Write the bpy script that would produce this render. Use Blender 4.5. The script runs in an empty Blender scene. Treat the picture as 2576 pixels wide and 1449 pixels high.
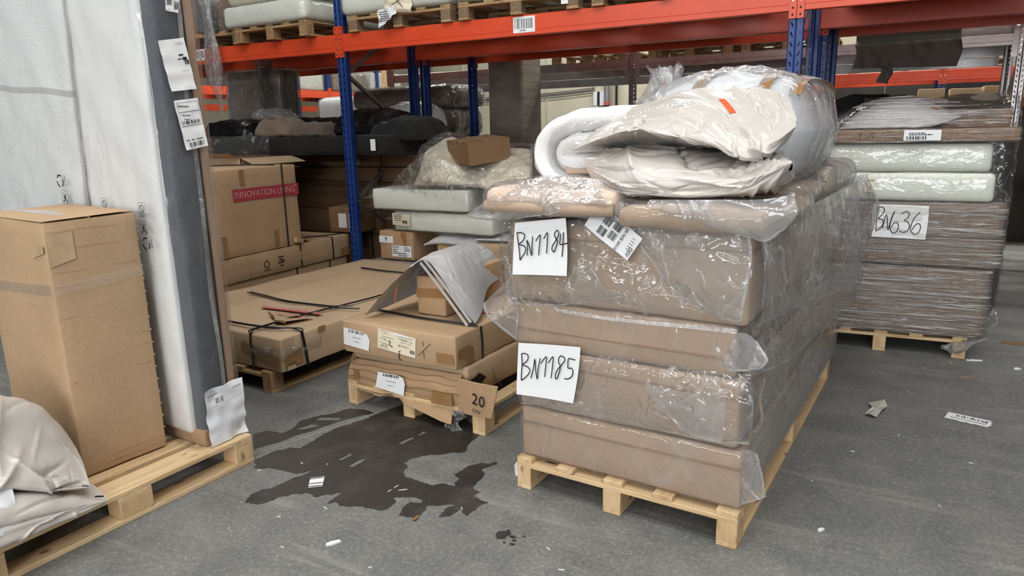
import bpy, bmesh, math, random
from math import sin, cos, pi, radians, atan2, hypot
from mathutils import Vector, Matrix, noise

SC = bpy.context.scene
COL = SC.collection
# ------------------------------------------------------------------ camera
cam_d = bpy.data.cameras.new('camera')
cam_d.sensor_width = 36.0
cam_d.lens = 24.735
cam_d.clip_end = 200
cam = bpy.data.objects.new('camera', cam_d)
COL.objects.link(cam)
_r, _u, _f = (0.8829933, 0.4688209, -0.0230147), (-0.0848806, 0.2077060, 0.9745017), (-0.4616471, 0.8585250, -0.2231969)
cam.matrix_world = Matrix(((_r[0], _u[0], -_f[0], 0.0), (_r[1], _u[1], -_f[1], 0.0),
                           (_r[2], _u[2], -_f[2], 1.6), (0, 0, 0, 1)))
SC.camera = cam
# ------------------------------------------------------------------ world, lights, exposure
W = bpy.data.worlds.new('world')
SC.world = W
W.use_nodes = True
W.node_tree.nodes['Background'].inputs[0].default_value = (0.8, 0.88, 1.0, 1)
W.node_tree.nodes['Background'].inputs[1].default_value = 0.05
SC.view_settings.view_transform = 'Standard'
SC.view_settings.look = 'None'
SC.view_settings.gamma = 1.0
SC.view_settings.exposure = -0.10
SC.view_settings.use_curve_mapping = False
SC.cycles.max_bounces = 6
SC.cycles.diffuse_bounces = 3
SC.cycles.glossy_bounces = 3
SC.cycles.transmission_bounces = 4
SC.cycles.transparent_max_bounces = 20
SC.cycles.use_adaptive_sampling = True
SC.cycles.adaptive_threshold = 0.06
SC.cycles.use_denoising = True
SC.cycles.sample_clamp_indirect = 6.0
SC.cycles.caustics_reflective = False
SC.cycles.caustics_refractive = False


def area(name, loc, target, sx, sy, watts, col=(1, 1, 1)):
    d = bpy.data.lights.new(name, 'AREA')
    d.shape = 'RECTANGLE'
    d.size, d.size_y, d.energy, d.color = sx, sy, watts, col
    o = bpy.data.objects.new(name, d)
    COL.objects.link(o)
    o.location = loc
    o.rotation_euler = (Vector(target) - Vector(loc)).to_track_quat('-Z', 'Y').to_euler()
    return o


# rows of strip lamps over the aisle, daylight from the loading door behind the camera, strips over the aisles beyond
for x, y, w in ((-0.6, -0.4, 165), (-0.6, 1.0, 185), (-0.6, 2.4, 135)):
    area('strip_lamp', (x, y, 6.6), (x, y + .05, 0), 9.0, .28, w, (1.0, 0.995, 0.985))
for y in (-3.6, -6.4):  # added rows, unseen behind the view, put in for highlights on the film
    area('strip_lamp', (-0.6, y, 6.6), (-0.6, y + .2, 0), 9.0, .30, 190, (1.0, 0.995, 0.985))
area('door_light', (2.2, -8.5, 2.3), (-0.6, 4.0, 0.9), 4.0, 3.6, 560, (0.97, 0.985, 1.0))
area('added_front_strip', (-4.0, -9.5, 4.6), (-1.0, 3.0, 1.0), 7.0, .8, 360, (0.97, 0.985, 1.0))  # added light high behind the view, no window known; gives glints on film
for y in (11.7, 12.9):
    area('strip_lamp', (0.5, y, 6.6), (0.5, y, 0), 9.0, .3, 420, (1.0, 0.97, 0.92))
area('strip_lamp', (-9.2, 9.5, 6.6), (-9.2, 9.5, 0), .3, 8.0, 520, (1.0, 0.97, 0.92))
area('strip_lamp', (-6.0, 18.5, 6.6), (-6.0, 19.5, 0), 12.0, .3, 520, (1.0, 0.98, 0.95))  # added unseen strip, put in to brighten the far wall
area('strip_lamp', (3.4, 8.0, 6.6), (3.0, 8.0, 0), .3, 6.0, 160, (1.0, 0.97, 0.92))


# ------------------------------------------------------------------ helpers
def lin(r, g, b):
    f = lambda c: (c / 255 / 12.92) if c / 255 <= 0.04045 else ((c / 255 + 0.055) / 1.055) ** 2.4
    return (f(r), f(g), f(b), 1.0)


def V(*a):
    return Vector(a)


def tag(o, label=None, cat=None, group=None, kind=None):
    if label: o['label'] = label
    if cat: o['category'] = cat
    if group: o['group'] = group
    if kind: o['kind'] = kind
    return o


def thing(name, label, cat, loc=(0, 0, 0), rz=0.0, group=None, rot=None):
    o = bpy.data.objects.new(name, None)
    COL.objects.link(o)
    o.empty_display_size = 0.1
    o.location = loc
    o.rotation_euler = rot if rot else (0, 0, rz)
    return tag(o, label, cat, group)


def link(name, me, parent=None, loc=(0, 0, 0), rot=(0, 0, 0)):
    o = bpy.data.objects.new(name, me)
    COL.objects.link(o)
    o.location = loc
    o.rotation_euler = rot
    if parent: o.parent = parent
    return o


class MB:
    """collects faces; build() links them as one mesh object"""
    def __init__(s):
        s.v, s.f, s.m = [], [], []

    def face(s, pts, mi=0):
        n = len(s.v)
        s.v += [tuple(p) for p in pts]
        s.f.append(list(range(n, n + len(pts))))
        s.m.append(mi)

    def box(s, x0, y0, z0, x1, y1, z1, mi=0):
        n = len(s.v)
        s.v += [(x0, y0, z0), (x1, y0, z0), (x1, y1, z0), (x0, y1, z0), (x0, y0, z1), (x1, y0, z1), (x1, y1, z1), (x0, y1, z1)]
        for q in ((0, 3, 2, 1), (4, 5, 6, 7), (0, 1, 5, 4), (1, 2, 6, 5), (2, 3, 7, 6), (3, 0, 4, 7)):
            s.f.append([n + i for i in q]); s.m.append(mi)

    def bar(s, a, b, w, h, up=(0, 0, 1), mi=0):
        """rectangular bar from a to b"""
        a, b = Vector(a), Vector(b)
        d = (b - a).normalized()
        x = d.cross(Vector(up)).normalized() * (w / 2)
        y = x.cross(d).normalized() * (h / 2)
        n = len(s.v)
        for p in (a, b):
            s.v += [tuple(p - x - y), tuple(p + x - y), tuple(p + x + y), tuple(p - x + y)]
        for q in ((0, 3, 2, 1), (4, 5, 6, 7), (0, 1, 5, 4), (1, 2, 6, 5), (2, 3, 7, 6), (3, 0, 4, 7)):
            s.f.append([n + i for i in q]); s.m.append(mi)

    def tube(s, pts, r, k=6, mi=0, caps=True):
        pts = [Vector(p) for p in pts]
        rr = r if isinstance(r, (list, tuple)) else [r] * len(pts)
        n0 = len(s.v)
        prev = None
        for i, p in enumerate(pts):
            d = (pts[min(i + 1, len(pts) - 1)] - pts[max(i - 1, 0)]).normalized()
            ref = prev if prev is not None else (Vector((0, 0, 1)) if abs(d.z) < .9 else Vector((1, 0, 0)))
            x = (ref - d * ref.dot(d)).normalized()
            prev = x
            y = d.cross(x)
            for j in range(k):
                t = 2 * pi * j / k
                s.v.append(tuple(p + (x * cos(t) + y * sin(t)) * rr[i]))
        for i in range(len(pts) - 1):
            for j in range(k):
                a, b = n0 + i * k + j, n0 + i * k + (j + 1) % k
                s.f.append([a, b, b + k, a + k]); s.m.append(mi)
        if caps:
            s.f.append([n0 + j for j in reversed(range(k))]); s.m.append(mi)
            e = n0 + (len(pts) - 1) * k
            s.f.append([e + j for j in range(k)]); s.m.append(mi)

    def strip(s, pts, w, nrm, mi=0):
        """flat ribbon of width w along pts, lying across nrm"""
        pts = [Vector(p) for p in pts]
        nrm = Vector(nrm)
        n0 = len(s.v)
        for i, p in enumerate(pts):
            d = pts[min(i + 1, len(pts) - 1)] - pts[max(i - 1, 0)]
            x = d.cross(nrm).normalized() * (w / 2)
            s.v += [tuple(p - x), tuple(p + x)]
        for i in range(len(pts) - 1):
            a = n0 + 2 * i
            s.f.append([a, a + 1, a + 3, a + 2]); s.m.append(mi)

    def grid(s, fn, nu, nv, mi=0, wrapu=False):
        n0 = len(s.v)
        for i in range(nu + 1):
            for j in range(nv + 1):
                s.v.append(tuple(fn(i / nu, j / nv)))
        for i in range(nu):
            for j in range(nv):
                a = n0 + i * (nv + 1) + j
                s.f.append([a, a + nv + 1, a + nv + 2, a + 1]); s.m.append(mi)

    def mesh(s, name, mats, smooth=False, angle=None):
        me = bpy.data.meshes.new(name)
        me.from_pydata(s.v, [], s.f)
        for m in (mats if isinstance(mats, (list, tuple)) else [mats]):
            me.materials.append(m)
        if any(s.m):
            me.polygons.foreach_set('material_index', s.m)
        if smooth:
            me.polygons.foreach_set('use_smooth', [True] * len(s.f))
            if angle is not None:
                me.set_sharp_from_angle(angle=radians(angle))
        me.update()
        return me

    def build(s, name, mats, parent=None, loc=(0, 0, 0), rot=(0, 0, 0), smooth=False, angle=None):
        return link(name, s.mesh(name, mats, smooth, angle), parent, loc, rot)


def fbm(p, o=4):
    return noise.fractal(Vector(p), 1.0, 2.0, o)


def ridge(p):
    return 1.0 - abs(noise.noise(Vector(p)) * 2.0)


def rbox_mesh(name, size, r, mat, step=0.05, amp=0.0, freq=4.0, seed=0, bulge=(0, 0, 0), disp=None, maxn=60, smooth=True):
    """rounded, gently uneven block: base centre at the origin. disp(point, normal)->offset adds shape"""
    lx, ly, lz = size
    h = Vector((lx / 2, ly / 2, lz / 2))
    r = min(r, min(h) * .98)
    vid, verts, faces = {}, [], []

    def cuts(L):
        n = max(1, min(maxn, int(round((L - 2 * r) / step))))
        a = [-L / 2 + r + (L - 2 * r) * i / n for i in range(n + 1)]
        return [-L / 2, -L / 2 + r * .3] + a + [L / 2 - r * .3, L / 2] if r > .004 else [-L / 2] + a[1:-1] + [L / 2]
    cs = [cuts(lx), cuts(ly), cuts(lz)]

    def vert(p):
        k = (round(p[0], 5), round(p[1], 5), round(p[2], 5))
        if k in vid: return vid[k]
        q = Vector(p)
        c = Vector([max(-(h[i] - r), min(h[i] - r, q[i])) for i in range(3)])
        d = q - c
        n = d.normalized() if d.length > 1e-9 else Vector((0, 0, 1))
        w = c + n * r if r > .004 else q
        t = Vector([w[i] / h[i] for i in range(3)])
        b = Vector([bulge[i] * n[i] * (1 - t[(i + 1) % 3] ** 2) * (1 - t[(i + 2) % 3] ** 2) for i in range(3)])
        o = 0.0
        if amp: o += amp * fbm((w.x * freq + seed, w.y * freq - seed * 2.3, w.z * freq + seed * .7), 4)
        if disp: o += disp(w, n)
        w = w + b + n * o
        w.z += lz / 2
        vid[k] = len(verts)
        verts.append(tuple(w))
        return vid[k]
    for ax in range(3):
        a, b = (ax + 1) % 3, (ax + 2) % 3
        for sgn in (-1, 1):
            for i in range(len(cs[a]) - 1):
                for j in range(len(cs[b]) - 1):
                    q = []
                    for (ii, jj) in ((i, j), (i + 1, j), (i + 1, j + 1), (i, j + 1)):
                        p = [0, 0, 0]
                        p[ax] = sgn * h[ax]; p[a] = cs[a][ii]; p[b] = cs[b][jj]
                        q.append(vert(p))
                    faces.append(q if sgn > 0 else q[::-1])
    me = bpy.data.meshes.new(name)
    me.from_pydata(verts, [], faces)
    me.materials.append(mat)
    if smooth:
        me.polygons.foreach_set('use_smooth', [True] * len(faces))
        if r <= .02: me.set_sharp_from_angle(angle=radians(50))
    return me


def rbox(name, size, r, mat, parent=None, loc=(0, 0, 0), rot=(0, 0, 0), **k):
    return link(name, rbox_mesh(name, size, r, mat, **k), parent, loc, rot)


def crease_fn(seed, n, size, depth, width, ln=(.15, .6)):
    """sharp folds on a lx by ly sheet: returns f(x, y)"""
    rnd = random.Random(seed)
    C = []
    for _ in range(n):
        a = rnd.uniform(0, pi)
        C.append((rnd.uniform(-.5, .5) * size[0], rnd.uniform(-.5, .5) * size[1], cos(a), sin(a), rnd.uniform(*ln) * max(size) / 2,
                  rnd.uniform(.4, 1) * depth * rnd.choice((-1, 1)), rnd.uniform(.6, 1.4) * width))

    def f(x, y):
        s = 0
        for (cx, cy, ca, sa, L, d, w) in C:
            u = (x - cx) * ca + (y - cy) * sa
            if abs(u) > L: continue
            t = abs((y - cy) * ca - (x - cx) * sa)
            if t > 5 * w: continue
            s += d * math.exp(-t / w) * (1 - (u / L) ** 2)
        return s
    return f


def catmull(pts, t):
    n = len(pts) - 1
    x = t * n
    i = min(int(x), n - 1)
    f = x - i
    p0, p1, p2, p3 = pts[max(i - 1, 0)], pts[i], pts[i + 1], pts[min(i + 2, n)]
    return .5 * ((2 * p1) + (p2 - p0) * f + (2 * p0 - 5 * p1 + 4 * p2 - p3) * f * f + (3 * p1 - p0 - 3 * p2 + p3) * f ** 3)


def film_patch(name, rows, fr, mat, parent=None, nu=40, nv=40, amp=.006, freq=14, seed=0, stretch=(1, 1), hem=''):
    """sheet of film through rows of control points; fr maps (along, height, outward) to the parent's space"""
    rows = [[Vector(fr(*p)) for p in r] for r in rows]
    P = []
    for i in range(nu + 1):
        line = [catmull(r, i / nu) for r in rows]
        for j in range(nv + 1):
            P.append(catmull(line, j / nv))
    N = [None] * len(P)
    for i in range(nu + 1):
        for j in range(nv + 1):
            a = P[min(i + 1, nu) * (nv + 1) + j] - P[max(i - 1, 0) * (nv + 1) + j]
            b = P[i * (nv + 1) + min(j + 1, nv)] - P[i * (nv + 1) + max(j - 1, 0)]
            n = a.cross(b)
            N[i * (nv + 1) + j] = n.normalized() if n.length > 1e-12 else Vector((0, -1, 0))
    m = MB()
    for k, p in enumerate(P):
        i, j = divmod(k, nv + 1)
        q = Vector((p.x * freq * stretch[0] + seed, p.y * freq * stretch[0], p.z * freq * stretch[1] - seed))
        d = amp * (ridge(q) * .6 + ridge(q * 2.1 + Vector((5, 2, 1))) * .35 + noise.noise(q * .45) * .8 - .5)
        m.v.append(tuple(p + N[k] * d))
    for i in range(nu):
        for j in range(nv):
            a = i * (nv + 1) + j
            m.f.append([a, a + nv + 1, a + nv + 2, a + 1]); m.m.append(0)
    o = m.build(name, mat, parent, smooth=True)
    w_ = nv + 1
    for e in hem:      # doubled, whiter edge of the sheet
        ids = {'b': [(i * w_ + nv, i * w_ + nv - 1) for i in range(nu + 1)], 't': [(i * w_, i * w_ + 1) for i in range(nu + 1)],
               'l': [(j, w_ + j) for j in range(w_)], 'r': [(nu * w_ + j, (nu - 1) * w_ + j) for j in range(w_)]}[e]
        h = MB()
        for k, (a, b) in enumerate(ids):
            p, q = Vector(m.v[a]), Vector(m.v[b])
            d = (q - p).normalized() if (q - p).length > 1e-6 else Vector((0, 0, 1))
            w = .009 + .007 * abs(noise.noise(Vector((k * .35, seed, 1))))
            h.v += [tuple(p + N[a] * .0025), tuple(p + d * w + N[a] * .0025)]
        for k in range(len(ids) - 1):
            h.f.append([2 * k, 2 * k + 1, 2 * k + 3, 2 * k + 2]); h.m.append(0)
        h.build('film_edge', M['film_hem'], o if parent is None or parent.parent is None else parent, smooth=True)
    return o


def text(name, s, size, mat, parent, loc, rot, align='CENTER', sx=1.0, extrude=.0004, spacing=1.0, thin=0.0):
    c = bpy.data.curves.new(name, 'FONT')
    c.body = s
    c.size = size
    c.align_x = align
    c.align_y = 'CENTER'
    c.extrude = extrude
    c.space_character = spacing
    c.offset = -thin
    c.resolution_u = 3
    c.materials.append(mat)
    o = link(name, c, parent, loc, rot)
    o.scale = (sx, 1, 1)
    return o


def barcode(mb, x0, z0, w, h, y, seed, mi=0, n=26):
    rnd = random.Random(seed)
    x = 0
    ws = [rnd.choice((1, 1, 2, 3)) for _ in range(n)]
    k = w / sum(ws)
    for i, q in enumerate(ws):
        if i % 2 == 0: mb.box(x0 + x, y - .0003, z0, x0 + x + q * k, y, z0 + h, mi)
        x += q * k


def textlines(mb, x0, z0, w, n, dz, h, y, seed, mi=0):
    """rows of small print, word by word"""
    rnd = random.Random(seed)
    for i in range(n):
        x, L = 0, w * rnd.uniform(.5, 1)
        while x < L:
            q = rnd.uniform(.04, .14) * w
            mb.box(x0 + x, y - .0003, z0 - i * dz, x0 + min(x + q, L), y, z0 - i * dz + h, mi)
            x += q + .025 * w


# ------------------------------------------------------------------ materials
def new_mat(name):
    m = bpy.data.materials.new(name)
    m.use_nodes = True
    nt = m.node_tree
    return m, nt, nt.nodes['Principled BSDF']


def nd(nt, t, **k):
    n = nt.nodes.new(t)
    for a, v in k.items():
        setattr(n, a, v)
    return n


def inp(n, **k):
    for a, v in k.items():
        n.inputs[a.replace('_', ' ')].default_value = v
    return n


def coords(nt, scale=(1, 1, 1), rnd=True, kind='Object'):
    tc = nd(nt, 'ShaderNodeTexCoord')
    mp = nd(nt, 'ShaderNodeMapping')
    mp.inputs['Scale'].default_value = scale
    nt.links.new(tc.outputs[kind], mp.inputs['Vector'])
    if rnd:
        oi = nd(nt, 'ShaderNodeObjectInfo')
        ml = nd(nt, 'ShaderNodeMath', operation='MULTIPLY')
        ml.inputs[1].default_value = 37.0
        nt.links.new(oi.outputs['Random'], ml.inputs[0])
        cx = nd(nt, 'ShaderNodeCombineXYZ')
        for i in range(3): nt.links.new(ml.outputs[0], cx.inputs[i])
        nt.links.new(cx.outputs[0], mp.inputs['Location'])
    return mp.outputs[0]


def ramp(nt, fac, stops):
    r = nd(nt, 'ShaderNodeValToRGB')
    e = r.color_ramp.elements
    while len(e) < len(stops): e.new(.5)
    for i, (p, c) in enumerate(stops):
        e[i].position = p
        e[i].color = c if len(c) == 4 else (*c, 1)
    nt.links.new(fac, r.inputs[0])
    return r.outputs[0]


def noise_tex(nt, vec, scale, detail=4, rough=.55, dist=0.0):
    n = nd(nt, 'ShaderNodeTexNoise')
    n.inputs['Scale'].default_value = scale
    n.inputs['Detail'].default_value = detail
    n.inputs['Roughness'].default_value = rough
    n.inputs['Distortion'].default_value = dist
    nt.links.new(vec, n.inputs['Vector'])
    return n.outputs['Fac']


def mixc(nt, fac, a, b, mode='MIX'):
    m = nd(nt, 'ShaderNodeMix', data_type='RGBA', blend_type=mode)
    for s, v in ((m.inputs[6], a), (m.inputs[7], b)):
        if isinstance(v, tuple): s.default_value = v
        else: nt.links.new(v, s)
    if isinstance(fac, float): m.inputs[0].default_value = fac
    else: nt.links.new(fac, m.inputs[0])
    return m.outputs[2]


def bump(nt, h, bs, strength=.2, dist=.01):
    b = nd(nt, 'ShaderNodeBump')
    b.inputs['Strength'].default_value = strength
    b.inputs['Distance'].default_value = dist
    nt.links.new(h, b.inputs['Height'])
    nt.links.new(b.outputs[0], bs.inputs['Normal'])
    return b.outputs[0]


def plain(name, c, rough=.5, metal=0.0, var=.12, scale=6, bmp=0.0, bscale=60, vec=(1, 1, 1), spec=.5):
    m, nt, bs = new_mat(name)
    v = coords(nt, vec)
    f = noise_tex(nt, v, scale, 5)
    d = tuple(x * (1 - var) for x in c[:3]) + (1,)
    u = tuple(min(1, x * (1 + var)) for x in c[:3]) + (1,)
    nt.links.new(ramp(nt, f, [(.3, d), (.7, u)]), bs.inputs['Base Color'])
    inp(bs, Roughness=rough, Metallic=metal)
    bs.inputs['Specular IOR Level'].default_value = spec
    if bmp: bump(nt, noise_tex(nt, v, bscale, 3), bs, bmp, .01)
    return m


def wood_mat(name, axis, c1, c2):
    m, nt, bs = new_mat(name)
    sc = [9, 9, 9]
    sc[axis] = .9
    v = coords(nt, tuple(sc))
    g = noise_tex(nt, v, 3.2, 6, .6, .6)
    fine = noise_tex(nt, coords(nt, tuple(60 if i != axis else 4 for i in range(3))), 4, 3)
    knot = noise_tex(nt, coords(nt, tuple(5 if i != axis else 2.2 for i in range(3))), 3.4, 1)
    c = ramp(nt, g, [(.28, c1), (.5, c2), (.72, tuple(min(1, x * 1.12) for x in c2[:3]) + (1,))])
    c = mixc(nt, ramp(nt, knot, [(.70, (0, 0, 0)), (.76, (1, 1, 1))]), c, tuple(x * .45 for x in c1[:3]) + (1,))
    oi = nd(nt, 'ShaderNodeObjectInfo')
    t = ramp(nt, oi.outputs['Random'], [(0, (.86, .82, .78)), (1, (1.0, 1.0, 1.0))])
    nt.links.new(mixc(nt, 1.0, c, t, 'MULTIPLY'), bs.inputs['Base Color'])
    inp(bs, Roughness=.75)
    bump(nt, fine, bs, .25, .004)
    return m


def card_mat(name, c, flute=True, rough=.78):
    m, nt, bs = new_mat(name)
    v = coords(nt)
    big = noise_tex(nt, v, 2.6, 5)
    fine = noise_tex(nt, coords(nt, (1, 1, .35)), 130, 2)
    k = ramp(nt, big, [(.25, tuple(x * .84 for x in c[:3])), (.7, tuple(min(1, x * 1.07) for x in c[:3]))])
    k = mixc(nt, .16, k, ramp(nt, fine, [(.3, tuple(x * .6 for x in c[:3])), (.7, tuple(min(1, x * 1.3) for x in c[:3]))]))
    nt.links.new(k, bs.inputs['Base Color'])
    inp(bs, Roughness=rough)
    bs.inputs['Specular IOR Level'].default_value = .25
    w = nd(nt, 'ShaderNodeTexNoise')
    w.inputs['Scale'].default_value = 1.0
    w.inputs['Detail'].default_value = 2
    nt.links.new(coords(nt, (2.5, 2.5, 70)), w.inputs['Vector'])
    bump(nt, w.outputs['Fac'], bs, .10 if flute else .03, .006)
    return m


def cloth_mat(name, c, rough=.9, weave=260, sheen=.25, var=.1, bmp=.25):
    m, nt, bs = new_mat(name)
    v = coords(nt)
    f = noise_tex(nt, v, 9, 4)
    w = noise_tex(nt, coords(nt, (1, 1, 1)), weave, 2)
    k = ramp(nt, f, [(.3, tuple(x * (1 - var) for x in c[:3])), (.7, tuple(min(1, x * (1 + var)) for x in c[:3]))])
    k = mixc(nt, .22, k, ramp(nt, w, [(.35, tuple(x * .55 for x in c[:3])), (.65, tuple(min(1, x * 1.4) for x in c[:3]))]))
    nt.links.new(k, bs.inputs['Base Color'])
    inp(bs, Roughness=rough)
    bs.inputs['Sheen Weight'].default_value = sheen
    bump(nt, w, bs, bmp, .003)
    return m


def film_mat(name, milk=.12, gloss=.30, rough=.10, tint=(.93, .94, .95), bscale=16, stretch=(1, 1, 1), bmp=.6, streak=.25, col=(.9, .91, .92)):
    """clear polythene: transparent sheet with glossy creases and a milky share"""
    m = bpy.data.materials.new(name)
    m.use_nodes = True
    nt = m.node_tree
    nt.nodes.clear()
    out = nd(nt, 'ShaderNodeOutputMaterial')
    tr = nd(nt, 'ShaderNodeBsdfTransparent')
    tr.inputs[0].default_value = (*tint, 1)
    gl = nd(nt, 'ShaderNodeBsdfGlossy')
    gl.inputs['Roughness'].default_value = rough
    gl.inputs['Color'].default_value = (.95, .96, .97, 1)
    df = nd(nt, 'ShaderNodeBsdfDiffuse')
    df.inputs[0].default_value = (*col, 1)
    tl = nd(nt, 'ShaderNodeBsdfTranslucent')
    tl.inputs[0].default_value = (*col, 1)
    v = coords(nt, stretch)
    n1 = noise_tex(nt, v, bscale, 3, .6, .3)
    def crease(scale, width, dist, sep):
        n_ = noise_tex(nt, v, scale, 2, .5, dist)
        sb = nd(nt, 'ShaderNodeMath', operation='SUBTRACT')
        sb.inputs[1].default_value = .5
        nt.links.new(n_, sb.inputs[0])
        ab = nd(nt, 'ShaderNodeMath', operation='ABSOLUTE')
        nt.links.new(sb.outputs[0], ab.inputs[0])
        c_ = ramp(nt, ab.outputs[0], [(0, (1, 1, 1)), (width, (0, 0, 0))])
        k_ = ramp(nt, noise_tex(nt, v, scale * .8 + sep, 1), [(.47, (0, 0, 0)), (.60, (1, 1, 1))])
        return mixc(nt, 1.0, c_, k_, 'MULTIPLY')
    cre = mixc(nt, 1.0, crease(bscale * .40, .026, .5, .7), crease(bscale * .95, .040, .15, .3), 'ADD')
    h = nd(nt, 'ShaderNodeMath', operation='MULTIPLY_ADD')
    h.inputs[1].default_value = .45
    nt.links.new(cre, h.inputs[0])
    nt.links.new(n1, h.inputs[2])
    b = nd(nt, 'ShaderNodeBump')
    b.inputs['Strength'].default_value = bmp
    b.inputs['Distance'].default_value = .02
    nt.links.new(h.outputs[0], b.inputs['Height'])
    nt.links.new(b.outputs[0], gl.inputs['Normal'])
    md = nd(nt, 'ShaderNodeMixShader')
    md.inputs[0].default_value = .45
    nt.links.new(df.outputs[0], md.inputs[1])
    nt.links.new(tl.outputs[0], md.inputs[2])
    # milky share: base plus creases whitened in place of their glints
    mk = nd(nt, 'ShaderNodeMath', operation='MULTIPLY_ADD', use_clamp=True)
    nt.links.new(cre, mk.inputs[0])
    mk.inputs[1].default_value = streak
    mk.inputs[2].default_value = milk
    big = noise_tex(nt, v, bscale * .18, 1)
    mk2 = nd(nt, 'ShaderNodeMath', operation='MULTIPLY', use_clamp=True)
    nt.links.new(mk.outputs[0], mk2.inputs[0])
    nt.links.new(ramp(nt, big, [(.3, (.45, .45, .45)), (.7, (1.3, 1.3, 1.3))]), mk2.inputs[1])
    m1 = nd(nt, 'ShaderNodeMixShader')
    nt.links.new(mk2.outputs[0], m1.inputs[0])
    nt.links.new(tr.outputs[0], m1.inputs[1])
    nt.links.new(md.outputs[0], m1.inputs[2])
    lw = nd(nt, 'ShaderNodeLayerWeight')
    lw.inputs['Blend'].default_value = gloss
    nt.links.new(b.outputs[0], lw.inputs['Normal'])
    cl = nd(nt, 'ShaderNodeMath', operation='MULTIPLY_ADD', use_clamp=True)
    nt.links.new(lw.outputs['Fresnel'], cl.inputs[0])
    cl.inputs[1].default_value = 1.0
    cl.inputs[2].default_value = .01
    mn = nd(nt, 'ShaderNodeMath', operation='MINIMUM')
    mn.inputs[1].default_value = .34
    nt.links.new(cl.outputs[0], mn.inputs[0])
    m2 = nd(nt, 'ShaderNodeMixShader')
    nt.links.new(mn.outputs[0], m2.inputs[0])
    nt.links.new(m1.outputs[0], m2.inputs[1])
    nt.links.new(gl.outputs[0], m2.inputs[2])
    nt.links.new(m2.outputs[0], out.inputs[0])
    return m


M = {}
M['pine_x'] = wood_mat('pine_x', 0, lin(188, 154, 112), lin(220, 192, 150))
M['pine_y'] = wood_mat('pine_y', 1, lin(188, 154, 112), lin(220, 192, 150))
M['pine_z'] = wood_mat('pine_z', 2, lin(184, 148, 106), lin(214, 184, 142))
M['old_x'] = wood_mat('old_wood_x', 0, lin(136, 108, 76), lin(176, 146, 106))
M['old_y'] = wood_mat('old_wood_y', 1, lin(136, 108, 76), lin(176, 146, 106))
M['old_z'] = wood_mat('old_wood_z', 2, lin(128, 100, 70), lin(166, 138, 100))
M['chip'] = plain('pressed_chip_block', lin(128, 108, 84), .9, 0, .55, 150, .5, 150)
M['card'] = card_mat('cardboard', lin(186, 157, 124))
M['card_pale'] = card_mat('cardboard_pale', lin(196, 170, 138))
M['card_dark'] = card_mat('cardboard_dark', lin(138, 109, 80))
M['card_red'] = card_mat('cardboard_kraft', lin(180, 148, 114))
M['card_shaded'] = card_mat('cardboard_shade_darkened', lin(104, 80, 58))  # cardboard darkened in its colour for the shade under the rack
M['card_edge'] = plain('cardboard_torn_edge', lin(196, 168, 132), .9, 0, .3, 120, .4, 200)
M['tape'] = plain('brown_parcel_tape', lin(150, 114, 74), .28, 0, .1, 12, .05, 30)
M['tape_clear'] = film_mat('clear_tape', .16, .2, .12, (1, .99, .98), 20, (1, 1, 1), .2, .1, (.95, .93, .90))
M['tape_pale'] = plain('pale_worn_tape', lin(188, 164, 130), .35, 0, .15, 16, .05, 30)
M['strap'] = plain('black_packing_strap', lin(26, 28, 30), .38)
M['paper'] = plain('white_paper', lin(236, 237, 238), .7, 0, .02)
M['paper_warm'] = plain('cream_label_paper', lin(232, 222, 196), .7, 0, .03)
M['ink'] = plain('black_ink', lin(22, 22, 24), .6)
M['ink_grey'] = plain('grey_ink', lin(96, 96, 98), .6)
M['ink_red'] = plain('red_print', lin(168, 58, 72), .7, 0, .1, 20)
M['ink_redfade'] = plain('faded_red_print', lin(190, 96, 92), .8, 0, .25, 40)
M['ink_brown'] = plain('brown_print', lin(70, 52, 36), .8)
M['orange_print'] = plain('orange_print', lin(226, 96, 50), .5)
M['white_print'] = plain('white_print', lin(222, 190, 178), .7)
M['white_ink'] = plain('white_ink', lin(248, 248, 250), .4)
M['orange'] = plain('orange_rack_paint', lin(216, 76, 42), .36, 0, .07, 3, .02, 40)
M['blue'] = plain('blue_rack_paint', lin(22, 54, 118), .38, 0, .1, 3, .02, 40)
M['galv'] = plain('galvanised_steel', lin(150, 148, 148), .34, .75, .2, 5, .03, 60)
M['steel'] = plain('zinc_bolt', lin(190, 192, 194), .3, .9)
M['hole'] = plain('dark_recess', lin(10, 10, 12), .8)
M['tan'] = cloth_mat('tan_mattress_fabric', lin(174, 151, 128))
M['tan_seam'] = cloth_mat('tan_piping', lin(150, 122, 94))
M['taupe'] = cloth_mat('taupe_mattress_fabric', lin(120, 104, 88))
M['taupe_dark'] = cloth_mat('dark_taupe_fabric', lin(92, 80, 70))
M['foam'] = plain('pale_foam', lin(230, 233, 221), .85, 0, .03, 8, .05, 90)
M['cream'] = cloth_mat('cream_duvet_cotton', lin(228, 218, 196), .9, 200, .2, .04)
M['white_cloth'] = cloth_mat('white_quilted_cloth', lin(232, 233, 234), .85, 160, .2, .03)
M['ticking'] = cloth_mat('white_mattress_ticking', lin(234, 235, 233), .8, 330, .1, .02)
M['ticking_rib'] = cloth_mat('ribbed_mattress_ticking', lin(232, 234, 233), .8, 140, .1, .03, .5)
M['grey_border'] = cloth_mat('dark_grey_mattress_border', lin(84, 88, 94), .85, 220, .2, .14)
M['beige_wrap'] = card_mat('beige_corrugated_wrap', lin(178, 150, 126))
M['mailer'] = plain('beige_poly_mailer', lin(200, 194, 187), .26, 0, .03, 5, .03, 30)
M['mailer_grey'] = plain('grey_poly_mailer', lin(190, 190, 190), .36, 0, .03, 5, .12, 55)
M['mailer_in'] = plain('dark_mailer_lining', lin(128, 120, 108), .5)
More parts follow.
